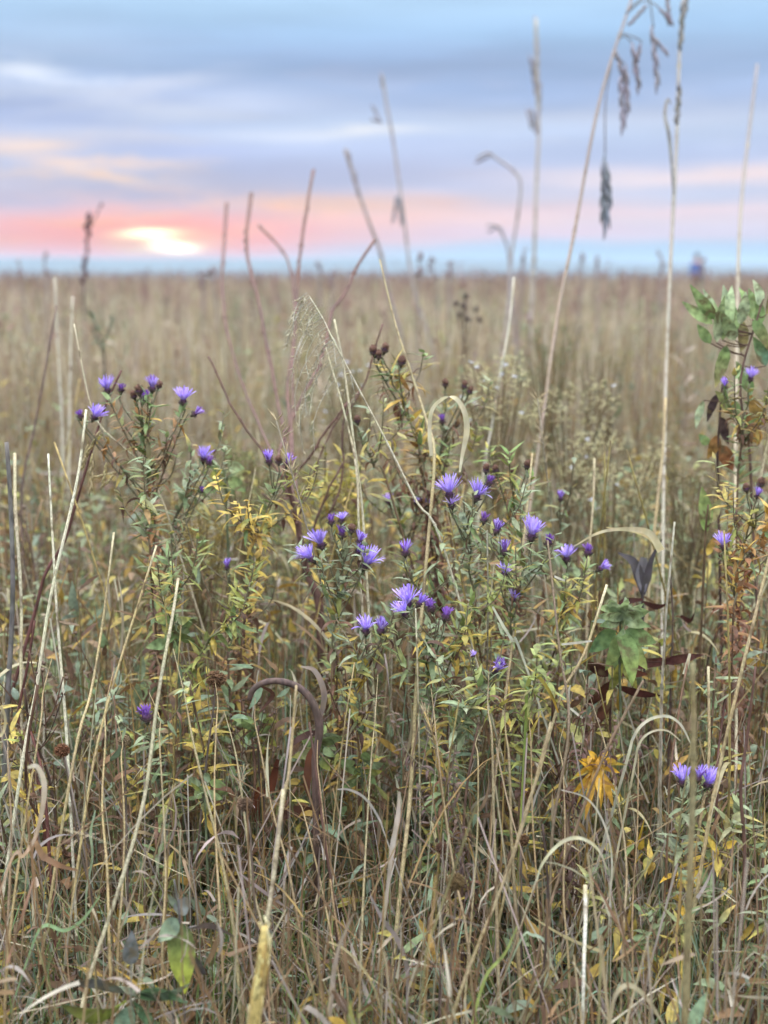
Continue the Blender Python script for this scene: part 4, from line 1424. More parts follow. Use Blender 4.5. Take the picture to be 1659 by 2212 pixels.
aster('small aster beside the plume, one seed bud and grey leaves over yellow ones', [(772, 920), (790, 970), (812, 1010), (840, 1060)], 2.25, [(772, 905, 'spent', .9, -.1, .2)], [(0, LG), (.14, LG), (.2, LYE), (.35, LOL), (.6, LBR), (1, LDK)], step=.009, group='seeding asters without flowers')
aster('bushy green aster turning yellow beneath brown heads, right of the two brush heads', [(1112, 1030), (1112, 1070), (1106, 1110), (1100, 1170), (1095, 1280)], 2.2,
      [(1070, 1012, 'spent', .9, -.3, .2), (1140, 1002, 'spent', 1.0, .2, .2), (1108, 1016, 'spent', .9, 0, .2)], [(0, LGR), (.13, C(110, 138, 66)), (.2, LYE), (.28, LOR), (.4, LBR), (1, LDK)], (.03, .045), .009, step=.0048, group='seeding asters without flowers')
aster('broad open purple head crossed by the big leaning stalk, with buds to its right', [(1150, 1180), (1140, 1230), (1120, 1290), (1105, 1360), (1100, 1460)], 2.0,
      [(1150, 1152, 'open', 1.4, .1, .35), (1186, 1168, 'bud', 1.1, .1, .2), (1090, 1186, 'half', 1.0, .05, .2), (1074, 1142, 'half', .95, .3, .2), (1046, 1118, 'bud', 1.0, .1, .2), (1090, 1236, 'pale', 1.0, .2, .6), (1110, 1290, 'pale', .9, .2, .5)],
      [(0, LG), (.25, LGR), (.4, LOL), (.5, LYE), (.65, LBR), (1, LDK)], step=.006, side=([(1080, 1160), (1085, 1230), (1110, 1290)],))
aster('loose purple aster with fan shaped, round and sideways heads beside the arching leaf', [(1228, 1215), (1220, 1260), (1212, 1330), (1205, 1420)], 2.05,
      [(1224, 1202, 'open', 1.1, -.05, .3), (1271, 1188, 'bud', 1.2, .1, .4), (1300, 1226, 'half', 1.0, 1.3, .3)], [(0, LGR), (.3, LOL), (.45, LYE), (.6, LOR), (.8, LBR), (1, LDK)], step=.007, side=([(1265, 1225), (1250, 1260), (1225, 1300)],))
aster('small lone violet bud standing behind the open purple heads at right of centre', [(1210, 1085), (1208, 1120), (1212, 1180)], 2.4, [(1211, 1074, 'half', .85, 0, .2)], GREEN, step=.02)
aster('half closed purple head lying against the leaning stalk, lowest on its right side', [(1062, 1450), (1040, 1490), (1010, 1540), (985, 1600), (970, 1700)], 1.85, [(1072, 1444, 'half', 1.15, .7, .7), (1022, 1415, 'pale', .5, 0, .3)], GREEN, (.03, .05), .01, step=.009)
aster('tiny closed purple flower low at left among the straws', [(316, 1550), (320, 1590), (326, 1650), (332, 1740)], 1.75, [(315, 1542, 'bud', 1.35, -.1, .3)], GREEN, step=.012)
aster('small blue violet half closed flower left of the red trunk', [(492, 1225), (500, 1260), (515, 1320), (520, 1420)], 2.1, [(490, 1222, 'half', .75, 0, .3)], [(0, LOL), (.3, LBR), (1, LDK)], step=.011)
aster('low pair of vivid purple flowers at right on a stem with yellow leaves', [(1476, 1712), (1472, 1780), (1468, 1850), (1464, 1920), (1468, 1990), (1472, 2080)], 1.7,
      [(1474, 1684, 'open', 1.05, -.05, .25), (1530, 1690, 'open', 1.15, .3, .35), (1510, 1676, 'half', .9, .1, .2)], [(0, LG), (.22, LG), (.3, LGR), (.36, C(226, 188, 74)), (.5, C(226, 188, 74)), (.58, LBR), (1, LBR)], (.034, .056), .012, step=.007)
aster('leafy aster shoot without flowers, yellow at its foot, low at right', [(1398, 1965), (1402, 2000), (1408, 2050), (1425, 2110)], 1.62, [], [(0, LG), (.3, LGR), (.4, LYE), (.6, LYE), (.75, LBR), (1, LDK)], (.03, .042), .0095, step=.007, group='leafy asters without flowers')
aster('leafy grey green aster shoot leaning left at the bottom right corner', [(1652, 1960), (1630, 2000), (1600, 2050), (1560, 2090), (1540, 2160)], 1.62, [], GREEN, (.03, .045), .01, step=.01, group='leafy asters without flowers')
aster('two small violet flowers on the leafy plant under the milkweed at the right edge', [(1618, 830), (1612, 880), (1604, 940), (1600, 1020)], 2.3, [(1566, 832, 'half', .85, -.1, .4), (1622, 814, 'open', .9, .1, .3)], [(0, LGR), (.3, LGR), (.4, LYE), (.5, LBR), (1, LDK)], step=.006, side=([(1568, 840), (1580, 880), (1600, 930)],))
aster('single pale purple fan flower at right above yellow and rust leaves', [(1566, 1180), (1578, 1200), (1590, 1250), (1592, 1340)], 2.05, [(1562, 1176, 'open', .95, -.05, .2)], [(0, LOL), (.06, LYE), (.14, LOR), (.3, C(134, 84, 60)), (1, LDK)], step=.006)
aster('violet bud with brown heads at the right edge below the milkweed', [(1640, 1080), (1630, 1130), (1612, 1180), (1605, 1260)], 2.1, [(1637, 1068, 'half', .75, .2, .3), (1612, 1052, 'spent', .9, -.2, .2), (1645, 1040, 'spent', 1, .2, .2)], [(0, LG), (.15, LOL), (.25, LYE), (.4, LBR), (1, LDK)], step=.007)
for lab, stem, d, st in (
    ('leafy green aster stem left of centre with fishbone leaves, below the tall left asters', [(365, 1185), (362, 1230), (372, 1290), (380, 1360), (385, 1440)], 2.0, [(0, LGR), (.3, LGR), (.45, LYE), (.6, LOR), (.7, LBR), (1, LDK)]),
    ('small fishbone leaved aster shoot in front of the left orange leaves', [(322, 1075), (320, 1110), (318, 1150), (325, 1220)], 2.1, [(0, LG), (.2, LGR), (.3, LOR), (.5, LBR), (1, LDK)]),
    ('leafy stem with yellow leaves left of the dark red trunk', [(562, 1090), (555, 1140), (548, 1190), (540, 1260)], 2.1, [(0, LGR), (.1, LYE), (.3, LYE), (.5, LOR), (1, LBR)]),
    ('arching leafy aster shoot behind the brown seed ball', [(520, 1330), (490, 1350), (455, 1380), (430, 1420), (425, 1500)], 1.95, [(0, LGR), (.3, LOL), (.5, LYE), (.7, LBR), (1, LDK)]),
    ('leafy shoot in the centre with large yellow lowest leaves', [(1030, 1290), (1010, 1330), (985, 1380), (970, 1440), (965, 1540)], 1.95, [(0, LGR), (.25, LOL), (.4, LYE), (.55, LYE), (.7, LBR), (1, LDK)]),
    ('grey green leafy shoot under the half closed purple head', [(1020, 1500), (1000, 1540), (985, 1590), (975, 1660)], 1.8, GREEN),
    ('rust leaved aster stem right of the looping pale leaf', [(975, 940), (965, 1000), (950, 1060), (945, 1140)], 2.35, TURN),
    ('brown leaved aster stem under the seeding aster in the centre', [(905, 960), (915, 1020), (922, 1090), (925, 1180)], 2.32, DEAD),
    ('yellow leaved stem behind the centre left asters', [(700, 1050), (694, 1100), (690, 1150), (690, 1230)], 2.5, YEL),
    ('olive leaved shoot right of the arching white leaf in the lower right', [(1150, 1450), (1140, 1510), (1135, 1580), (1130, 1660)], 1.8, [(0, C(138, 150, 90)), (.4, LOL), (.6, LYE), (1, LBR)]),
    ('rusty withered aster stem at right beneath the pale fan flower', [(1608, 1150), (1600, 1210), (1590, 1270), (1585, 1350)], 2.0, [(0, LYE), (.2, LOR), (.4, LBR), (1, LDK)]),
):
    aster(lab, stem, d, [], st, (.028, .05), .0095, step=.0062, group='leafy asters without flowers')

# withered grey aster stem low in the middle
aster('withered aster stem with curled grey brown leaves low right of centre', [(985, 1610), (975, 1680), (985, 1760), (1000, 1840), (1012, 1930), (1015, 2030)], 1.65, [], [(0, C(104, 84, 76)), (1, C(88, 74, 72))], (.02, .028), .006, step=.006, group='withered leafy stems')
aster('withered stem with dark curled leaves in front of the yellow leaf clump', [(1262, 1590), (1252, 1650), (1240, 1720), (1232, 1800)], 1.7, [], [(0, C(110, 78, 68)), (1, C(80, 66, 62))], (.022, .034), .008, step=.006, group='withered leafy stems')

# ------------------------------------------------------------------ other single plants
def seed_ball(label, x, y, r, stem, d, col=C(116, 88, 66)):
    t, p = stalk('bergamot', label, 'seed head', [(x, y)] + stem, d, d - .05, 4, 6, C(96, 78, 66), 'round brown seed heads on bare stems', part='stem', mat=M_BARK)
    mb = MB()
    c = P(x, y, d)
    rr = px(r, d)
    mb.ball(c, rr * .8, tuple(v * .6 for v in col[:3]) + (1,), .12, 12, 9, .85)
    for k in range(260):
        v = Vector((random.gauss(0, 1), random.gauss(0, 1), random.gauss(.15, .9))).normalized()
        v.z *= .9
        a = c + v * rr * .7
        mb.tube([a, a + v * rr * random.uniform(.25, .42)], [rr * .075, rr * .05], jitc(col, .3), 4, True)
    mb.build('seed_head', M_HEAD, t)


seed_ball('round brown seed ball on a dark stem left of the curled brown stem', 466, 1467, 21, [(462, 1530), (450, 1620), (440, 1720)], 1.85)
seed_ball('rusty seed ball low at left against golden stems', 134, 1621, 17, [(150, 1700), (166, 1800), (190, 1900)], 1.75, C(124, 86, 64))
seed_ball('small seed ball at the bottom centre on a dark stem', 985, 1905, 22, [(984, 1960), (978, 2050), (970, 2160)], 1.45, C(110, 90, 62))
seed_ball('dull seed ball right of the withered aster stem', 955, 1832, 15, [(960, 1900), (955, 2000)], 1.6, C(100, 74, 60))
seed_ball('ragged seed ball in the lower left among grey stems', 530, 1738, 18, [(540, 1800), (548, 1900)], 1.6, C(112, 90, 74))
seed_ball('ragged seed ball near the bottom left leaves', 692, 1815, 16, [(690, 1880), (688, 1980)], 1.65, C(112, 92, 78))
seed_ball('dry seed ball under the yellow leaf clump', 1130, 1815, 14, [(1128, 1880), (1126, 1980)], 1.7, C(112, 84, 62))
seed_ball('small pale fluffy seed ball at left below the cut straws', 268, 1600, 14, [(270, 1680), (272, 1780)], 1.8, C(150, 130, 104))

# the curled brown stem
t = thing('hooked_weed', 'thick dark brown withered stem curled over in a hook in the centre', 'stem', to_ground([P(690, 1560, 1.8), P(690, 1600, 1.8)])[-1])
mb = MB()
q = smooth_path([P(538, 1512, 1.8), P(545, 1492, 1.8), P(566, 1476, 1.8), P(600, 1471, 1.8), P(640, 1482, 1.8), P(668, 1506, 1.8), P(684, 1540, 1.8), P(690, 1580, 1.8), P(680, 1640, 1.8)], 4)
q = q + [t.location.copy()]
mb.tube(q, [px(w_, 1.8) * .5 for w_ in np.interp(np.linspace(0, 1, len(q)), [0, .1, .5, .85, 1], [10, 13, 16, 20, 15])], C(92, 74, 68), 10, True, [jitc(C(96, 78, 72), .12) for _ in q])
mb.build('stem', M_BARK, t)
for a, w, c in (([(690, 1560), (700, 1500), (680, 1450), (650, 1440)], [8, 15, 13, 5], C(132, 116, 104)), ([(690, 1580), (668, 1586), (640, 1600), (622, 1622)], [8, 16, 14, 5], C(86, 62, 56)), ([(688, 1600), (672, 1640), (664, 1700), (676, 1740)], [10, 26, 22, 6], C(112, 72, 56)), ([(560, 1480), (590, 1500), (560, 1540)], [4, 14, 5], C(92, 62, 50))):
    blade_on(t, a, 1.8, 1.82, w, c, 'withered_leaf', 1.2)

# rust coloured dock with broad drooping leaves behind the lower centre
t, p = stalk('dock', 'rust brown dock with thick slanting stalks and crumpled leaves, lower left of centre', 'weed', [(640, 1700), (600, 1770), (555, 1830), (510, 1900), (495, 1960)], 1.95, 1.9, 9, 13, C(146, 98, 72), part='stem')
for a, w, c in (([(560, 1700), (550, 1750), (570, 1800)], [8, 34, 10], C(126, 74, 54)), ([(600, 1770), (640, 1750), (690, 1760), (720, 1800)], [10, 36, 40, 12], C(112, 78, 66)), ([(555, 1830), (600, 1850), (640, 1830)], [8, 24, 8], C(134, 86, 62)), ([(600, 1640), (585, 1700), (560, 1720)], [8, 26, 8], C(118, 70, 52)), ([(670, 1790), (700, 1820), (690, 1860)], [8, 24, 6], C(100, 70, 60))):
    blade_on(t, a, 1.93, 1.95, w, c, 'withered_leaf', 1.0)

# black milkweed pod
t, p = stalk('milkweed_pod', 'split blackish seed pod, Y shaped on its stalk behind the arching white leaf', 'seed pod', [(1390, 1255), (1388, 1290), (1388, 1340), (1392, 1420)], 2.25, 2.2, 8, 6, C(58, 48, 46), part='stem', mat=M_BARK)
for a, w in (([(1388, 1285), (1380, 1245), (1366, 1212), (1335, 1194)], [8, 26, 20, 4]), ([(1390, 1285), (1398, 1245), (1408, 1205), (1430, 1165)], [8, 20, 12, 3]), ([(1390, 1280), (1386, 1240), (1390, 1204)], [10, 34, 20])):
    blade_on(t, a, 2.24, 2.26, w, C(122, 118, 122) if w[1] > 30 else C(80, 74, 76), 'pod_half', .5)
for a, w in (([(1388, 1295), (1350, 1300), (1330, 1315)], [6, 18, 4]), ([(1388, 1300), (1420, 1310), (1450, 1300)], [6, 18, 4]), ([(1470, 1330), (1490, 1340), (1500, 1322)], [6, 16, 4])):
    blade_on(t, a, 2.2, 2.2, w, C(72, 44, 40), 'withered_leaf', 1.0)


def broad(label, name, cat, foot, stem, d, leaves, sc=C(104, 112, 84), mat=None, big=1.12, dy=0):
    stem = [(x, y + dy) for x, y in stem]
    leaves = [(l_[0], l_[1] + dy, l_[2], l_[3] + dy) + tuple(l_[4:]) for l_ in leaves]
    p = smooth_path(to_ground([P(x, y, d) for x, y in stem]), 4)
    t = thing(name, label, cat, p[-1].copy())
    mb = MB()
    mb.tube(p, [px(4 + 4 * i / len(p), d) * .5 for i in range(len(p))], sc, 6)
    mb.build('stem', M_BARK, t)
    for (x0, y0, x1, y1, w, dz, cb, ct) in leaves:
        a, b = P(x0, y0, d), P(x1, y1, d + dz)
        v = (b - a) * big
        L = v.length
        side = v.cross(Vector((0, 1, 0))).normalized()
        side = (side + Vector((0, random.uniform(-.5, .5), 0))).normalized()
        n = 8
        pts, ws, cs = [], [], []
        nrm = side.cross(v.normalized())
        bow = random.uniform(-.12, .12)
        for i in range(n + 1):
            u = i / n
            pts.append(a + v * u + nrm * (math.sin(PI * u) * L * bow))
            ws.append(max(.04, math.sin(PI * u ** .72) ** .85) * px(w, d) * min(big, 1.12) * random.uniform(.95, 1.05))
            cs.append(jitc(tuple(cb[k] * (1 - u) + ct[k] * u for k in range(4)), .06))
        m2 = MB()
        m2.ribbon(pts, ws, cs, side, random.uniform(-.3, .3), random.uniform(.15, .45))
        near = min(p, key=lambda z: (z - a).length)
        if (near - a).length > .004:
            m2.tube(smooth_path([a, a.lerp(near, .5) + Vector((0, 0, -.004)), near], 3), px(2.6, d) * .5, sc, 5)
        m2.build('leaf', mat or M_BIGLEAF, t)
    return t


G1, G2, G3, GY = C(140, 158, 106), C(118, 142, 90), C(176, 188, 150), C(182, 176, 88)
OLV = C(134, 124, 82)
broad('leafy green milkweed with oval leaves rising at the right edge to the horizon', 'milkweed', 'plant', None, [(1650, 640), (1632, 700), (1605, 790), (1600, 860), (1618, 960), (1625, 1100)], 2.35,
      [(1545, 690, 1506, 636, 24, -.02, G2, G1), (1540, 700, 1492, 665, 22, .03, G1, G1), (1552, 700, 1528, 645, 24, .02, G2, G3), (1548, 740, 1560, 668, 30, -.03, G3, G1), (1560, 735, 1575, 650, 26, .02, G1, G3),
       (1535, 742, 1514, 712, 20, 0, G2, G1), (1590, 720, 1570, 645, 30, .02, G2, G3), (1600, 700, 1608, 650, 26, -.04, G3, G3), (1625, 690, 1604, 640, 26, .03, G1, G1), (1640, 660, 1630, 620, 24, 0, G3, G3), (1655, 680, 1672, 610, 26, .02, OLV, G1),
       (1626, 690, 1652, 740, 24, 0, G2, OLV), (1570, 745, 1552, 812, 28, -.02, G2, OLV), (1600, 760, 1592, 700, 28, .04, OLV, OLV), (1645, 700, 1625, 645, 30, .02, G2, G1), (1588, 735, 1566, 690, 26, -.03, G3, G1), (1655, 790, 1635, 745, 26, 0, C(96, 124, 104), G2),
       (1600, 900, 1560, 860, 30, 0, G2, C(128, 124, 76)), (1625, 850, 1600, 800, 26, .02, G2, G1), (1520, 865, 1508, 910, 16, 0, G3, G3), (1650, 920, 1628, 870, 30, 0, C(160, 136, 76), C(150, 118, 66)), (1640, 960, 1620, 910, 26, .02, C(166, 128, 66), C(124, 84, 56))], C(112, 88, 78), None, 1.4)
broad('dark crumpled and rust leaves on the plant under the milkweed', 'withered_weed', 'plant', None, [(1560, 830), (1555, 900), (1550, 980), (1552, 1080)], 2.4,
      [(1550, 850, 1530, 905, 22, 0, C(80, 66, 66), C(70, 56, 56)), (1556, 900, 1572, 955, 24, .02, C(88, 72, 70), C(70, 56, 56)), (1550, 940, 1530, 985, 26, 0, C(150, 108, 72), C(160, 126, 70)), (1555, 960, 1580, 1010, 28, .02, C(150, 104, 70), C(128, 84, 60)), (1556, 870, 1580, 890, 18, 0, GY, LOL), (1530, 960, 1512, 940, 18, 0, G1, G2)], C(84, 64, 58))
broad('two pale oval leaves and a dry star below the withered weed at right', 'milkweed', 'plant', None, [(1530, 1090), (1524, 1150), (1520, 1240)], 2.2,
      [(1532, 1135, 1518, 1060, 26, 0, C(150, 166, 104), C(134, 152, 92)), (1526, 1150, 1512, 1100, 20, .02, C(136, 158, 92), C(120, 142, 80)), (1535, 1130, 1556, 1080, 22, 0, C(170, 166, 120), C(154, 150, 104)), (1528, 1200, 1545, 1160, 16, 0, LYE, LOR)], C(108, 88, 66))
broad('lush green nettle like plant with large hanging leaves, right of the asters', 'leafy_weed', 'plant', None, [(1342, 1310), (1340, 1350), (1338, 1420), (1340, 1520)], 1.95,
      [(1340, 1320, 1308, 1310, 20, -.02, G3, G1), (1340, 1318, 1362, 1306, 20, -.03, G3, G3), (1345, 1330, 1392, 1322, 24, 0, G3, G1), (1340, 1335, 1300, 1350, 26, -.04, G3, G2), (1345, 1340, 1400, 1352, 22, -.02, G3, G1), (1340, 1345, 1330, 1372, 22, -.06, G3, G2),
       (1330, 1362, 1278, 1404, 38, -.02, G2, C(92, 116, 80)), (1350, 1362, 1410, 1386, 34, 0, G2, G1), (1342, 1365, 1362, 1470, 42, -.05, G2, C(136, 148, 84)), (1335, 1370, 1310, 1440, 34, -.03, G1, C(128, 140, 80)), (1355, 1380, 1394, 1440, 30, -.02, G1, LOL), (1350, 1310, 1350, 1292, 16, 0, G3, G3), (1322, 1325, 1312, 1340, 14, -.03, G3, G3)] + [(1345 + random.uniform(-12, 12), 1325 + random.uniform(-8, 14), 1345 + 52 * math.cos(a_ * .7), 1328 + 26 * math.sin(a_ * .7) - 6, random.uniform(15, 22), random.uniform(-.07, .04), G3, G1) for a_ in range(10)] + [(1346, 1400, 1318, 1462, 24, .02, G2, G1), (1342, 1410, 1372, 1480, 24, .03, G1, GY), (1342, 1430, 1318, 1490, 20, .01, GY, LOL)])
broad('dark red brown shrivelled leaves around the stem right of the nettle like plant', 'withered_weed', 'plant', None, [(1330, 1420), (1320, 1480), (1318, 1560)], 2.0,
      [(1320, 1460, 1262, 1432, 26, 0, C(70, 42, 38), C(84, 54, 44)), (1320, 1470, 1262, 1530, 24, .02, C(92, 58, 44), C(70, 44, 38)), (1330, 1450, 1392, 1456, 22, 0, C(78, 44, 40), C(96, 58, 44)), (1330, 1480, 1420, 1500, 20, .02, C(80, 46, 40), C(70, 42, 38)), (1330, 1440, 1470, 1424, 20, .05, C(76, 44, 42), C(92, 56, 48)), (1320, 1490, 1290, 1570, 22, 0, C(102, 64, 46), C(78, 48, 40)), (1430, 1430, 1510, 1416, 22, 0, C(78, 46, 44), C(100, 66, 60))], C(78, 54, 48))
YL = C(214, 168, 60)
broad('clump of bright yellow drooping leaves low in the right half', 'yellow_leaved_weed', 'plant', None, [(1290, 1640), (1284, 1690), (1276, 1760)], 1.68,
      [(1290, 1645, 1258, 1640, 15, 0, YL, YL), (1290, 1642, 1322, 1640, 15, 0, YL, C(222, 184, 80)), (1288, 1650, 1240, 1680, 14, 0, YL, LOL), (1292, 1650, 1335, 1668, 14, 0, YL, YL), (1288, 1655, 1266, 1760, 16, -.03, YL, C(190, 140, 50)), (1292, 1655, 1322, 1735, 16, -.02, YL, C(196, 150, 56)), (1290, 1650, 1296, 1720, 16, -.04, YL, YL), (1288, 1640, 1272, 1622, 13, 0, YL, YL), (1294, 1640, 1312, 1622, 13, 0, YL, YL), (1292, 1648, 1348, 1652, 12, .01, YL, LYE), (1286, 1660, 1240, 1710, 13, .01, YL, YL)] + [(1285 + random.uniform(-22, 22), 1650 + random.uniform(-22, 26), 1285 + random.uniform(-62, 62), 1672 + random.uniform(-40, 74), random.uniform(9, 15), random.uniform(-.05, .05), jitc(YL, .15), jitc(random.choice([YL, LYE, LOR]), .2)) for _ in range(18)], C(120, 96, 52), M_LEAF, 1.1)
broad('wilting weed with grey and yellow green blotched leaves in the bottom left corner', 'leafy_weed', 'plant', None, [(284, 2040), (283, 2090), (283, 2150), (283, 2220)], 1.42,
      [(282, 2045, 285, 1960, 44, .0, C(112, 114, 112), C(122, 124, 124)), (270, 2105, 120, 2085, 44, -.06, C(100, 102, 92), C(78, 76, 78)), (270, 2120, 110, 2130, 66, -.1, C(140, 150, 66), C(98, 100, 60)), (295, 2100, 430, 2080, 50, -.06, C(110, 132, 104), C(136, 150, 130)), (292, 2115, 420, 2130, 56, -.1, C(104, 132, 94), C(120, 146, 110)), (285, 2130, 258, 2220, 58, -.1, C(128, 150, 130), C(110, 136, 104)), (290, 2130, 360, 2190, 60, -.12, C(96, 124, 88), C(118, 142, 108))], C(132, 128, 116), None, .88, 40)
broad('mottled green leaf with yellow edges hanging from a grey stem at bottom left', 'leafy_weed', 'plant', None, [(376, 1900), (386, 1960), (392, 2040), (396, 2140)], 1.45,
      [(386, 1990, 398, 2130, 60, -.04, C(88, 104, 70), C(150, 154, 56)), (384, 1985, 345, 2030, 40, -.03, C(120, 136, 112), C(140, 154, 128)), (384, 1975, 404, 1940, 34, 0, C(136, 138, 130), C(126, 124, 122)), (382, 1960, 365, 1935, 20, 0, C(130, 140, 116), C(122, 128, 112)), (395, 2060, 440, 2100, 36, 0, C(96, 94, 88), C(84, 78, 74))], C(104, 98, 98))
t, p = stalk('withered_weed', 'dark curled dead leaf on a thin grey stem, above the mottled green leaf', 'plant', [(424, 2000), (400, 2010), (380, 2040), (378, 2120)], 1.45, 1.45, 4, 5, C(120, 112, 108), part='stem')
blade_on(t, [(422, 2004), (450, 1998), (480, 2008), (508, 2024)], 1.44, 1.44, [8, 20, 24, 10], C(96, 84, 78), 'withered_leaf', .9)

# more leafy weeds behind, in green to olive
for lab, x, y, d in (('pale green leafy weed at left above the fishbone leaved shoot', 485, 1010, 2.4), ('low round leaved green weed in the lower left', 555, 1560, 1.95), ('round leaved green weed in front of the dock', 440, 1690, 1.75),
                     ('small green weed low under the leaning golden stem', 690, 1590, 1.9), ('toothed green weed left of the bright cut straw', 380, 1345, 2.0), ('yellow green leafy weed right of the curled hook stem', 780, 1650, 1.9)):
    lv = []
    for k in range(11):
        a = 2 * PI * k / 11 + random.uniform(-.2, .2)
        r0, r1 = random.uniform(4, 14), random.uniform(26, 52)
        x0, y0 = x + r0 * math.cos(a), y + 20 * (k % 3) + r0 * math.sin(a) * .5
        lv.append((x0, y0, x0 + r1 * math.cos(a), y0 + r1 * math.sin(a) * .55 + random.uniform(-6, 14), random.uniform(16, 26), random.uniform(-.06, .05), jitc(random.choice([G1, G3, C(128, 142, 92)]), .1), jitc(random.choice([G1, GY, C(118, 132, 86)]), .1)))
    broad(lab, 'leafy_weed', 'plant', None, [(x, y), (x + 3, y + 50), (x + 6, y + 130)], d, lv)


# lone arching dry leaves
def arch(label, pts, d, ws, col, tip=None, twist=1.3):
    q = path3(pts, d, d)
    foot = to_ground(q[-2:])[-1] if q[-1].z > .02 else q[-1]
    t = thing('dry_grass_leaf', label, 'grass leaf', foot, 'pale arching grass leaves')
    full = pts
    p = smooth_path(q + [Vector(((q[-1].x + foot.x) / 2, q[-1].y, q[-1].z * .5)), foot], 5)
    n = len(p)
    w = np.interp(np.linspace(0, 1, n), np.linspace(0, .7, len(ws)), ws)
    mb = MB()
    mb.ribbon(p, [px(w[i] * .82, p[i].y) * random.uniform(.9, 1.1) for i in range(n)], [jitc(tuple(col[k] + ((tip or col)[k] - col[k]) * max(0, 1 - i / (n * .6)) for k in range(4)), .06) for i in range(n)], None, twist, .2)
    mb.build('leaf_blade', M_BLADE, t)


arch('broad buff leaf hooked over like a question mark at the left edge', [(60, 1658), (80, 1655), (96, 1690), (92, 1750), (76, 1810), (50, 1850), (20, 1870)], 1.5, [8, 16, 19, 18, 15, 12, 12], C(180, 150, 122), C(214, 204, 184))
arch('pale leaf arched above the yellow clump at right, thin end to the right', [(1492, 1606), (1470, 1565), (1440, 1547), (1400, 1556), (1370, 1590), (1350, 1660)], 1.7, [4, 7, 8, 8, 9, 10], C(196, 190, 166))
arch('second thinner pale leaf just below the arched one at right', [(1470, 1600), (1440, 1578), (1405, 1582), (1380, 1610), (1366, 1680)], 1.68, [3, 5, 6, 7, 8], C(196, 186, 156))
arch('pale leaf bowed over like a rainbow in the lower right', [(1312, 1878), (1290, 1832), (1250, 1810), (1210, 1822), (1172, 1866), (1150, 1930)], 1.5, [4, 8, 10, 10, 8, 7], C(204, 198, 164))
arch('thin bleached leaf sweeping down left of the rainbow shaped one', [(1212, 1706), (1260, 1720), (1290, 1750), (1312, 1800), (1322, 1860), (1318, 1950)], 1.55, [3, 4, 6, 6, 6, 6], C(206, 198, 178))
arch('grey buff leaf curling out at the bottom right of centre', [(1440, 2225), (1400, 2160), (1360, 2128), (1330, 2150), (1316, 2220)], 1.35, [4, 12, 14, 11, 9], C(190, 176, 146))
arch('green white leaf bending at bottom right under the cut straw', [(1175, 2130), (1188, 2080), (1178, 2035), (1150, 2020), (1120, 2040)], 1.5, [4, 8, 9, 8, 6], C(166, 180, 152), C(186, 194, 168))
arch('bright green blade rising at the bottom right of centre', [(1118, 2000), (1090, 2060), (1055, 2100), (1036, 2150), (1020, 2215)], 1.4, [3, 8, 10, 9, 8], C(164, 176, 104))
arch('bluish green blade upright at left beside the hooked leaf', [(206, 1750), (196, 1800), (200, 1850), (188, 1920), (186, 1980)], 1.6, [4, 9, 8, 9, 8], C(158, 174, 140))
arch('bluish green blade low left, leaning right', [(216, 1935), (180, 1985), (140, 2010), (95, 2000), (64, 2060)], 1.5, [3, 9, 10, 10, 9], C(140, 164, 118))
arch('rust brown flat leaf lying in the lower left corner', [(168, 1880), (130, 1870), (95, 1852), (70, 1840)], 1.55, [5, 16, 18, 12], C(150, 116, 88))
arch('twisted buff leaf standing at the bottom centre', [(712, 2215), (716, 2150), (724, 2080), (742, 2020), (776, 1990)], 1.38, [10, 15, 14, 10, 4], C(176, 160, 142))
arch('lilac grey leaf lying slantwise at bottom centre', [(800, 1935), (830, 1990), (860, 2030), (880, 2090), (880, 2160)], 1.5, [5, 14, 18, 16, 9], C(160, 146, 140))
arch('flat pale leaf blade tip pointing up in the centre bottom', [(862, 1712), (860, 1760), (848, 1830), (840, 1900)], 1.55, [6, 14, 16, 12], C(190, 176, 160))
arch('pale leaf nodding left in the middle of the lower half', [(728, 1705), (756, 1706), (790, 1725), (820, 1770), (838, 1820)], 1.6, [3, 8, 10, 9, 7], C(186, 178, 168))
arch('long white blade slanting on the right side of the stout leaning stalk', [(1064, 1310), (1086, 1350), (1108, 1385), (1128, 1415)], 1.85, [6, 9, 10, 8], C(206, 204, 182))
arch('green yellow blade with orange tip right of the half closed purple head', [(1206, 1540), (1190, 1500), (1160, 1460), (1140, 1480), (1136, 1560)], 1.8, [3, 10, 12, 12, 9], C(152, 170, 92), C(190, 150, 60))
arch('thin loop of pale leaf cut by the left edge', [(-20, 1520), (4, 1530), (12, 1560), (2, 1590), (-30, 1610)], 1.6, [5, 9, 10, 9, 8], C(196, 180, 140))

# drooping oat like tufts by the left asters
t, p = stalk('oat_grass', 'pale oat like grass drooping left just below the left purple asters', 'grass stalk', [(160, 700), (176, 790), (196, 880), (226, 930), (300, 1000), (350, 1080), (390, 1200)], 2.3, 2.2, 3, 5, C(196, 180, 140))
spikelets(t, [(190, 960, 178, 1010, 2.2), (200, 980, 196, 1060, 2.2), (216, 930, 186, 985, 2.2), (252, 1020, 206, 1030, 2.2), (230, 1000, 222, 1050, 2.2), (246, 1026, 230, 1044, 2.2)], C(196, 178, 136), L=.04, w=.005)


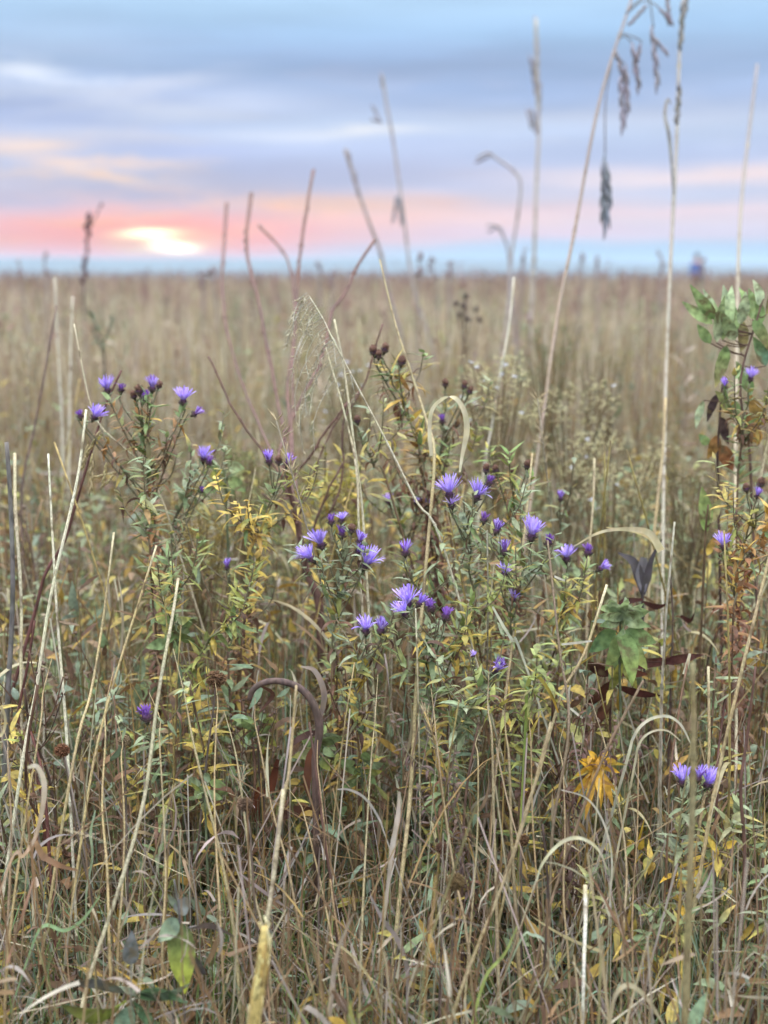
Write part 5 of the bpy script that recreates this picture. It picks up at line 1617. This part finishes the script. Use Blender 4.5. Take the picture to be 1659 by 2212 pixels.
# bushy little white asters and goldenrod in the middle distance
def bushy(label, x, y, wpx, hpx, d, tuft, leafc, white=0.0, group='bushy weeds in the middle distance'):
    foot = Vector((P(x, y, d).x, d, 0))
    t = thing('bushy_weed', label, 'weed', foot, group)
    ms, ml, mt = MB(), MB(), MB()
    W_, H_ = px(wpx, d), px(hpx, d)
    top = P(x, y, d)
    for k in range(34):
        e = top + Vector((random.uniform(-.5, .5) * W_, random.uniform(-.5, .5) * W_, -H_ * random.random() ** 1.3 * .8 + .02))
        b = foot.lerp(top, random.uniform(.35, .75))
        q = smooth_path([e, e.lerp(b, .5) + Vector((0, 0, -.01)), b], 3)
        ms.tube(q, px(2.2, d) * .5, jitc(C(122, 104, 76), .1), 4, False)
        for j in range(9):
            a = q[random.randrange(len(q))]
            ml.leaf(a, Vector((random.uniform(-1, 1), random.uniform(-1, 1), random.uniform(-.2, .8))), random.uniform(.012, .03), .005, jitc(leafc, .2), jitc(leafc, .25), .4, 0, 3)
        for j in range(8):
            a = e + Vector((random.gauss(0, .014), random.gauss(0, .014), random.gauss(-.01, .014)))
            if random.random() < white:
                for m_ in range(9):
                    dv = Vector((random.gauss(0, 1), random.gauss(0, 1), random.gauss(.3, .6))).normalized()
                    mt.tube([a, a + dv * .004, a + dv * .0075], [.0006, .0012, .0005], C(240, 240, 250), 4)
            else:
                for m_ in range(6):
                    dv = Vector((random.gauss(0, 1), random.gauss(0, 1), random.gauss(.5, .6))).normalized()
                    a2 = a + dv * random.uniform(.001, .004)
                    mt.tube([a2, a2 + dv * .0025, a2 + dv * .0048], [.0005, .0013, .0005], jitc(tuft, .25), 4)
    ms.tube([foot, foot.lerp(top, .5), top - Vector((0, 0, .06))], [.003, .0025, .0015], C(112, 92, 66), 5)
    ms.build('stem', M_BARK, t)
    ml.build('foliage', M_LEAF, t)
    mt.build('flower_tuft', M_HEAD, t)['kind'] = 'stuff'


CR = C(206, 196, 154)
bushy('bushy weed with cream tufts and tiny white flowers right of the seeding asters', 1075, 790, 150, 200, 3.0, CR, C(112, 118, 84), .06)
bushy('wide bushy weed speckled with cream tufts left of the empty stalks', 1240, 850, 190, 260, 3.1, CR, C(104, 108, 78), .02)
bushy('green bushy goldenrod standing up blurred in the middle distance at right', 1190, 715, 130, 180, 4.4, C(128, 134, 96), C(92, 112, 80))
bushy('bushy weed with cream tufts low between purple asters and milkweed', 1330, 960, 190, 240, 2.9, CR, C(112, 110, 78), .01)
bushy('second green goldenrod farther right, more faded', 1300, 770, 120, 160, 4.8, C(150, 146, 108), C(112, 120, 88))
bushy('olive bushy weed behind the plume', 760, 800, 110, 200, 3.6, C(160, 152, 116), C(106, 116, 82), .05)
t, p = stalk('branching_weed', 'dark green V branched weed standing alone in the blurred grass at upper left', 'weed', [(222, 740), (224, 790), (226, 860)], 4.6, 4.6, 5, 6, C(104, 104, 84), part='stem', mat=M_LEAF)
for a in ([(198, 672), (206, 700), (222, 742)], [(244, 684), (236, 712), (223, 742)], [(206, 705), (202, 718), (222, 760)]):
    q = smooth_path([P(x, y, 4.6) for x, y in a], 4)
    m2 = MB()
    m2.tube(q, px(4, 4.6) * .5, C(100, 108, 86), 5)
    b_ = m2.build('branch', M_LEAF, t)
    leafy(b_, q, [(0, C(96, 112, 84)), (1, C(88, 104, 80))], .035, .05, .009, .012)
bushy('pale grass green weed behind the tall left asters', 520, 980, 150, 200, 2.9, C(140, 140, 96), C(124, 132, 84))
bushy('yellow green leafy weed behind the dark red trunk', 720, 1030, 120, 190, 2.8, C(176, 164, 70), C(150, 146, 66))
bushy('dull olive weed at the right below the milkweed', 1500, 1010, 150, 240, 2.8, C(132, 120, 88), C(110, 108, 76))
bushy('yellowed weed between left asters and red shrub', 430, 1120, 140, 200, 2.5, C(150, 130, 76), C(124, 124, 74))


# ------------------------------------------------------------------ person far off
def skin_mesh(name, verts, edges, rad, mat, parent, col, off):
    me = bpy.data.meshes.new(name)
    me.from_pydata([Vector(v) for v in verts], edges, [])
    o = bpy.data.objects.new(name, me)
    COL.objects.link(o)
    m = o.modifiers.new('Skin', 'SKIN')
    m.use_smooth_shade = True
    if not me.skin_vertices:
        bpy.context.view_layer.objects.active = o
    lay = me.skin_vertices[0].data
    for i, r in enumerate(rad):
        lay[i].radius = r if isinstance(r, tuple) else (r, r)
        lay[i].use_root = (i == 0)
    s = o.modifiers.new('Subsurf', 'SUBSURF')
    s.levels = s.render_levels = 2
    me.materials.append(mat)
    o.parent = parent
    o.location = off
    return o


def plain(name, c, rough=.85):
    m = bpy.data.materials.new(name)
    m.use_nodes = True
    b = m.node_tree.nodes['Principled BSDF']
    nz = node(m.node_tree, 'ShaderNodeTexNoise')
    nz.inputs['Scale'].default_value = 30
    rr = node(m.node_tree, 'ShaderNodeValToRGB')
    rr.color_ramp.elements[0].color = tuple(x * .8 for x in c[:3]) + (1,)
    rr.color_ramp.elements[1].color = tuple(min(1, x * 1.15) for x in c[:3]) + (1,)
    m.node_tree.links.new(nz.outputs[0], rr.inputs[0])
    m.node_tree.links.new(rr.outputs[0], b.inputs['Base Color'])
    b.inputs['Roughness'].default_value = rough
    return m


def person():
    d = 47.0
    x = P(1504, 600, d).x
    t = thing('person', 'distant person in a blue jacket with dark hair, walking in the meadow near the horizon', 'person', (x, d, 0))
    z = Vector((0, 0, 0))
    body_v = [(0, 0, .95), (0, 0, 1.12), (0, .01, 1.32), (0, .01, 1.45), (0, 0, 1.53), (0, -.01, 1.60), (0, -.01, 1.69),
              (.10, 0, .88), (.11, -.06, .48), (.11, .02, .08), (.11, -.14, .05), (-.10, 0, .88), (-.11, .06, .48), (-.11, .2, .1), (-.11, .06, .05),
              (.17, .01, 1.42), (.21, .04, 1.14), (.19, -.08, .92), (-.17, .01, 1.42), (-.21, -.02, 1.14), (-.19, -.12, .93)]
    body_e = [(0, 1), (1, 2), (2, 3), (3, 4), (4, 5), (5, 6), (0, 7), (7, 8), (8, 9), (9, 10), (0, 11), (11, 12), (12, 13), (13, 14), (3, 15), (15, 16), (16, 17), (3, 18), (18, 19), (19, 20)]
    body_r = [(.14, .1), (.13, .09), (.15, .1), (.13, .09), .055, .085, .08, .09, .065, .045, .04, .09, .065, .045, .04, .06, .045, .035, .06, .045, .035]
    skin_mesh('body', body_v, body_e, body_r, plain('skin_tone', C(196, 150, 126)), t, None, z)
    skin_mesh('jacket', body_v[:4] + body_v[15:21], [(0, 1), (1, 2), (2, 3), (3, 4), (4, 5), (5, 6), (3, 7), (7, 8), (8, 9)], [(.15, .13), (.14, .12), (.16, .13), (.14, .11), .07, .06, .05, .07, .06, .05], plain('blue_jacket', C(96, 118, 176)), t, None, z)
    skin_mesh('trousers', [body_v[0]] + body_v[7:10] + body_v[11:14], [(0, 1), (1, 2), (2, 3), (0, 4), (4, 5), (5, 6)], [(.15, .12), .105, .08, .065, .105, .08, .065], plain('dark_trousers', C(58, 58, 70)), t, None, z)
    mb = MB()
    c = Vector((x, d + .015, 1.685))
    mb.ball(c, .105, C(56, 44, 42), .05, 14, 10, 1.0)
    mb.build('hair', M_HEAD, t)
    mf = MB()
    for sx_ in (-1, 1):
        mf.ball(Vector((x + sx_ * .035, d - .088, 1.64)), .012, C(40, 34, 32), 0, 6, 5)
        mf.ball(Vector((x + sx_ * .088, d - .01, 1.62)), .022, C(190, 140, 118), 0, 6, 5)
    mf.ball(Vector((x, d - .1, 1.60)), .018, C(196, 148, 124), 0, 6, 5)
    mf.tube([Vector((x - .03, d - .086, 1.56)), Vector((x + .03, d - .086, 1.56))], .006, C(150, 84, 80), 5)
    mf.build('face', M_HEAD, t)
    for sx_, p0 in ((1, (.19, -.09, .90)), (-1, (-.19, -.13, .91))):
        mh = MB()
        w = Vector((x + p0[0], d + p0[1], p0[2]))
        mh.ball(w - Vector((0, 0, .05)), .04, C(190, 144, 120), 0, 8, 6, 1.3)
        for k in range(4):
            o_ = Vector((0, -.03 + .02 * k, -.09))
            mh.tube([w + o_, w + o_ + Vector((-.01 * sx_, 0, -.035)), w + o_ + Vector((-.03 * sx_, 0, -.06 + .006 * abs(k - 1.5)))], [.01, .009, .007], C(190, 144, 120), 5)
        mh.tube([w + Vector((-.01 * sx_, -.04, -.04)), w + Vector((-.02 * sx_, -.06, -.07)), w + Vector((-.025 * sx_, -.06, -.09))], [.011, .01, .008], C(190, 144, 120), 5)
        mh.build('hand', M_HEAD, t)


person()

# ------------------------------------------------------------------ countable repeats: plain stalks, dead stems, leafy shoots
def proto_stalk(h, r, col, kind):
    t = thing('dry_grass_stalk', 'thin plain dry grass stalk, one of the crowd filling the meadow', 'grass stalk', (0, 0, 0), 'plain dry grass stalks filling the meadow')
    mb = MB()
    a = random.uniform(0, 6.28)
    bx_, by_ = math.cos(a) * .06, math.sin(a) * .06
    p = [Vector((bx_ * (k / 7) ** 2 * h, by_ * (k / 7) ** 2 * h, h * (1 - k / 7))) for k in range(8)]
    p = [Vector((bx_ * (1 - k / 7) ** 2 * h * 2, by_ * (1 - k / 7) ** 2 * h * 2, h * (1 - k / 7))) for k in range(8)]
    mb.tube(p, [r * (.5 + .5 * k / 7) for k in range(8)], col, 6, True, [jitc(col, .1) for _ in p])
    for k in (2, 4, 6):
        rr = r * (.55 + .5 * k / 7)
        mb.tube([p[k] + Vector((0, 0, .004)), p[k], p[k] - Vector((0, 0, .004))], [rr, rr * 1.4, rr], tuple(c * .6 for c in col[:3]) + (1,), 6, False)
    mb.build('culm', M_STRAW, t)
    if kind:
        m2 = MB()
        for k in (3, 5):
            a = random.uniform(0, 6.28)
            m2.leaf(p[k], Vector((math.cos(a) * .5, math.sin(a) * .5, .8)), random.uniform(.1, .24), random.uniform(.004, .008), jitc(col, .1), jitc(PALE, .1), random.uniform(.6, 2.2), random.uniform(0, 1.5), 8, .2, twist=random.uniform(-1, 1))
        m2.build('foliage', M_BLADE, t)
    if kind == 2:
        m3 = MB()
        for k in range(26):
            q = p[0].lerp(p[1], random.random())
            dv = Vector((random.uniform(-.5, .5), random.uniform(-.5, .5), random.uniform(.2, 1))).normalized()
            m3.tube([q, q + dv * .012, q + dv * .022], [.0004, .0013, .0003], jitc(C(178, 160, 128), .2), 4, False)
        m3.build('seed_head', M_HEAD, t)
    return t


def proto_dead(h):
    t = thing('dead_weed', 'dead brown branching weed stem, one of many thin ones among the grass', 'stem', (0, 0, 0), 'dead brown weed stems among the grass')
    mb = MB()
    col = random.choice([C(98, 72, 58), C(112, 74, 60), C(88, 70, 62), C(124, 100, 76)])
    p = [Vector((.02 * math.sin(k * 1.3), .02 * math.cos(k * 1.7), h * (1 - k / 6))) for k in range(7)]
    mb.tube(smooth_path(p, 3), .0022, col, 5)
    mh = MB()
    for k in range(7):
        b = p[random.randrange(0, 3)].lerp(p[3], random.random() * .5)
        e = b + Vector((random.uniform(-.07, .07), random.uniform(-.07, .07), random.uniform(.04, .13)))
        mb.tube(smooth_path([e, b.lerp(e, .5) + Vector((0, 0, -.01)), b], 3), .001, col, 4)
        for j in range(3):
            mh.ball(e + Vector((random.gauss(0, .006), random.gauss(0, .006), random.gauss(0, .006))), random.uniform(.0013, .0034), jitc(C(120, 98, 84), .25), .45, 6, 5)
    for k in range(12):
        b = p[random.randrange(2, 5)]
        mh.leaf(b + Vector((0, 0, random.uniform(-.03, .03))), Vector((random.uniform(-1, 1), random.uniform(-1, 1), random.uniform(-.3, .6))), random.uniform(.02, .05), .009, jitc(LBR, .2), jitc(LDK, .2), 1.6, 1.2, 5, .4, twist=1.5)
    mb.build('stem', M_BARK, t)
    mh.build('foliage', M_LEAF, t)  # seed heads and withered leaves together in one mesh
    return t


def proto_shoot(h, stops):
    t = thing('leafy_shoot', 'small leafy weed shoot without flowers, one of many growing through the grass', 'weed', (0, 0, 0), 'leafy shoots growing through the grass')
    p = smooth_path([Vector((random.uniform(-.04, .04), random.uniform(-.04, .04), h)), Vector((.01, 0, h * .6)), Vector((0, 0, h * .3)), Vector((0, 0, 0))], 4)
    mb = MB()
    mb.tube(p, .0018, C(100, 80, 62), 5)
    mb.build('stem', M_BARK, t)
    leafy(t, p, stops, .026, .046, .009, .009)
    return t


def scatter(protos, N, d0, d1, s0, s1, tilt=.1, margin=1.0, keep=None):
    pts = spread(N, d0, d1, 1.0, margin, 0.12)
    n = 0
    for i, (x, y, z) in enumerate(pts):
        pr = protos[i % len(protos)]
        sc = random.uniform(s0, s1)
        if i < len(protos):
            pr.location = (x, y, 0)
            pr.scale = (sc,) * 3
        else:
            dup(pr, (x, y, 0), random.uniform(0, 6.28), sc, None, (random.gauss(0, tilt), random.gauss(0, tilt)))


scatter([proto_stalk(random.uniform(.62, .95), random.uniform(.0017, .0028), jitc(random.choice([GOLD, TANC, PALE, OLIVE, GREY]), .1), k % 3) for k in range(10)], 250, 1.7, 5.5, .72, 1.18)
scatter([proto_dead(random.uniform(.5, .8)) for k in range(6)], 110, 1.8, 5.5, .75, 1.15)
scatter([proto_shoot(random.uniform(.4, .62), st) for st in (GREEN, FRESH, TURN, YEL, GREEN, DEAD)], 200, 1.8, 4.2, .75, 1.25)
scatter([proto_stalk(random.uniform(.85, 1.1), random.uniform(.002, .0034), jitc(random.choice([PALE, TANC, C(214, 204, 178)]), .08), k % 3) for k in range(4)], 90, 4.2, 12.0, .8, 1.1)
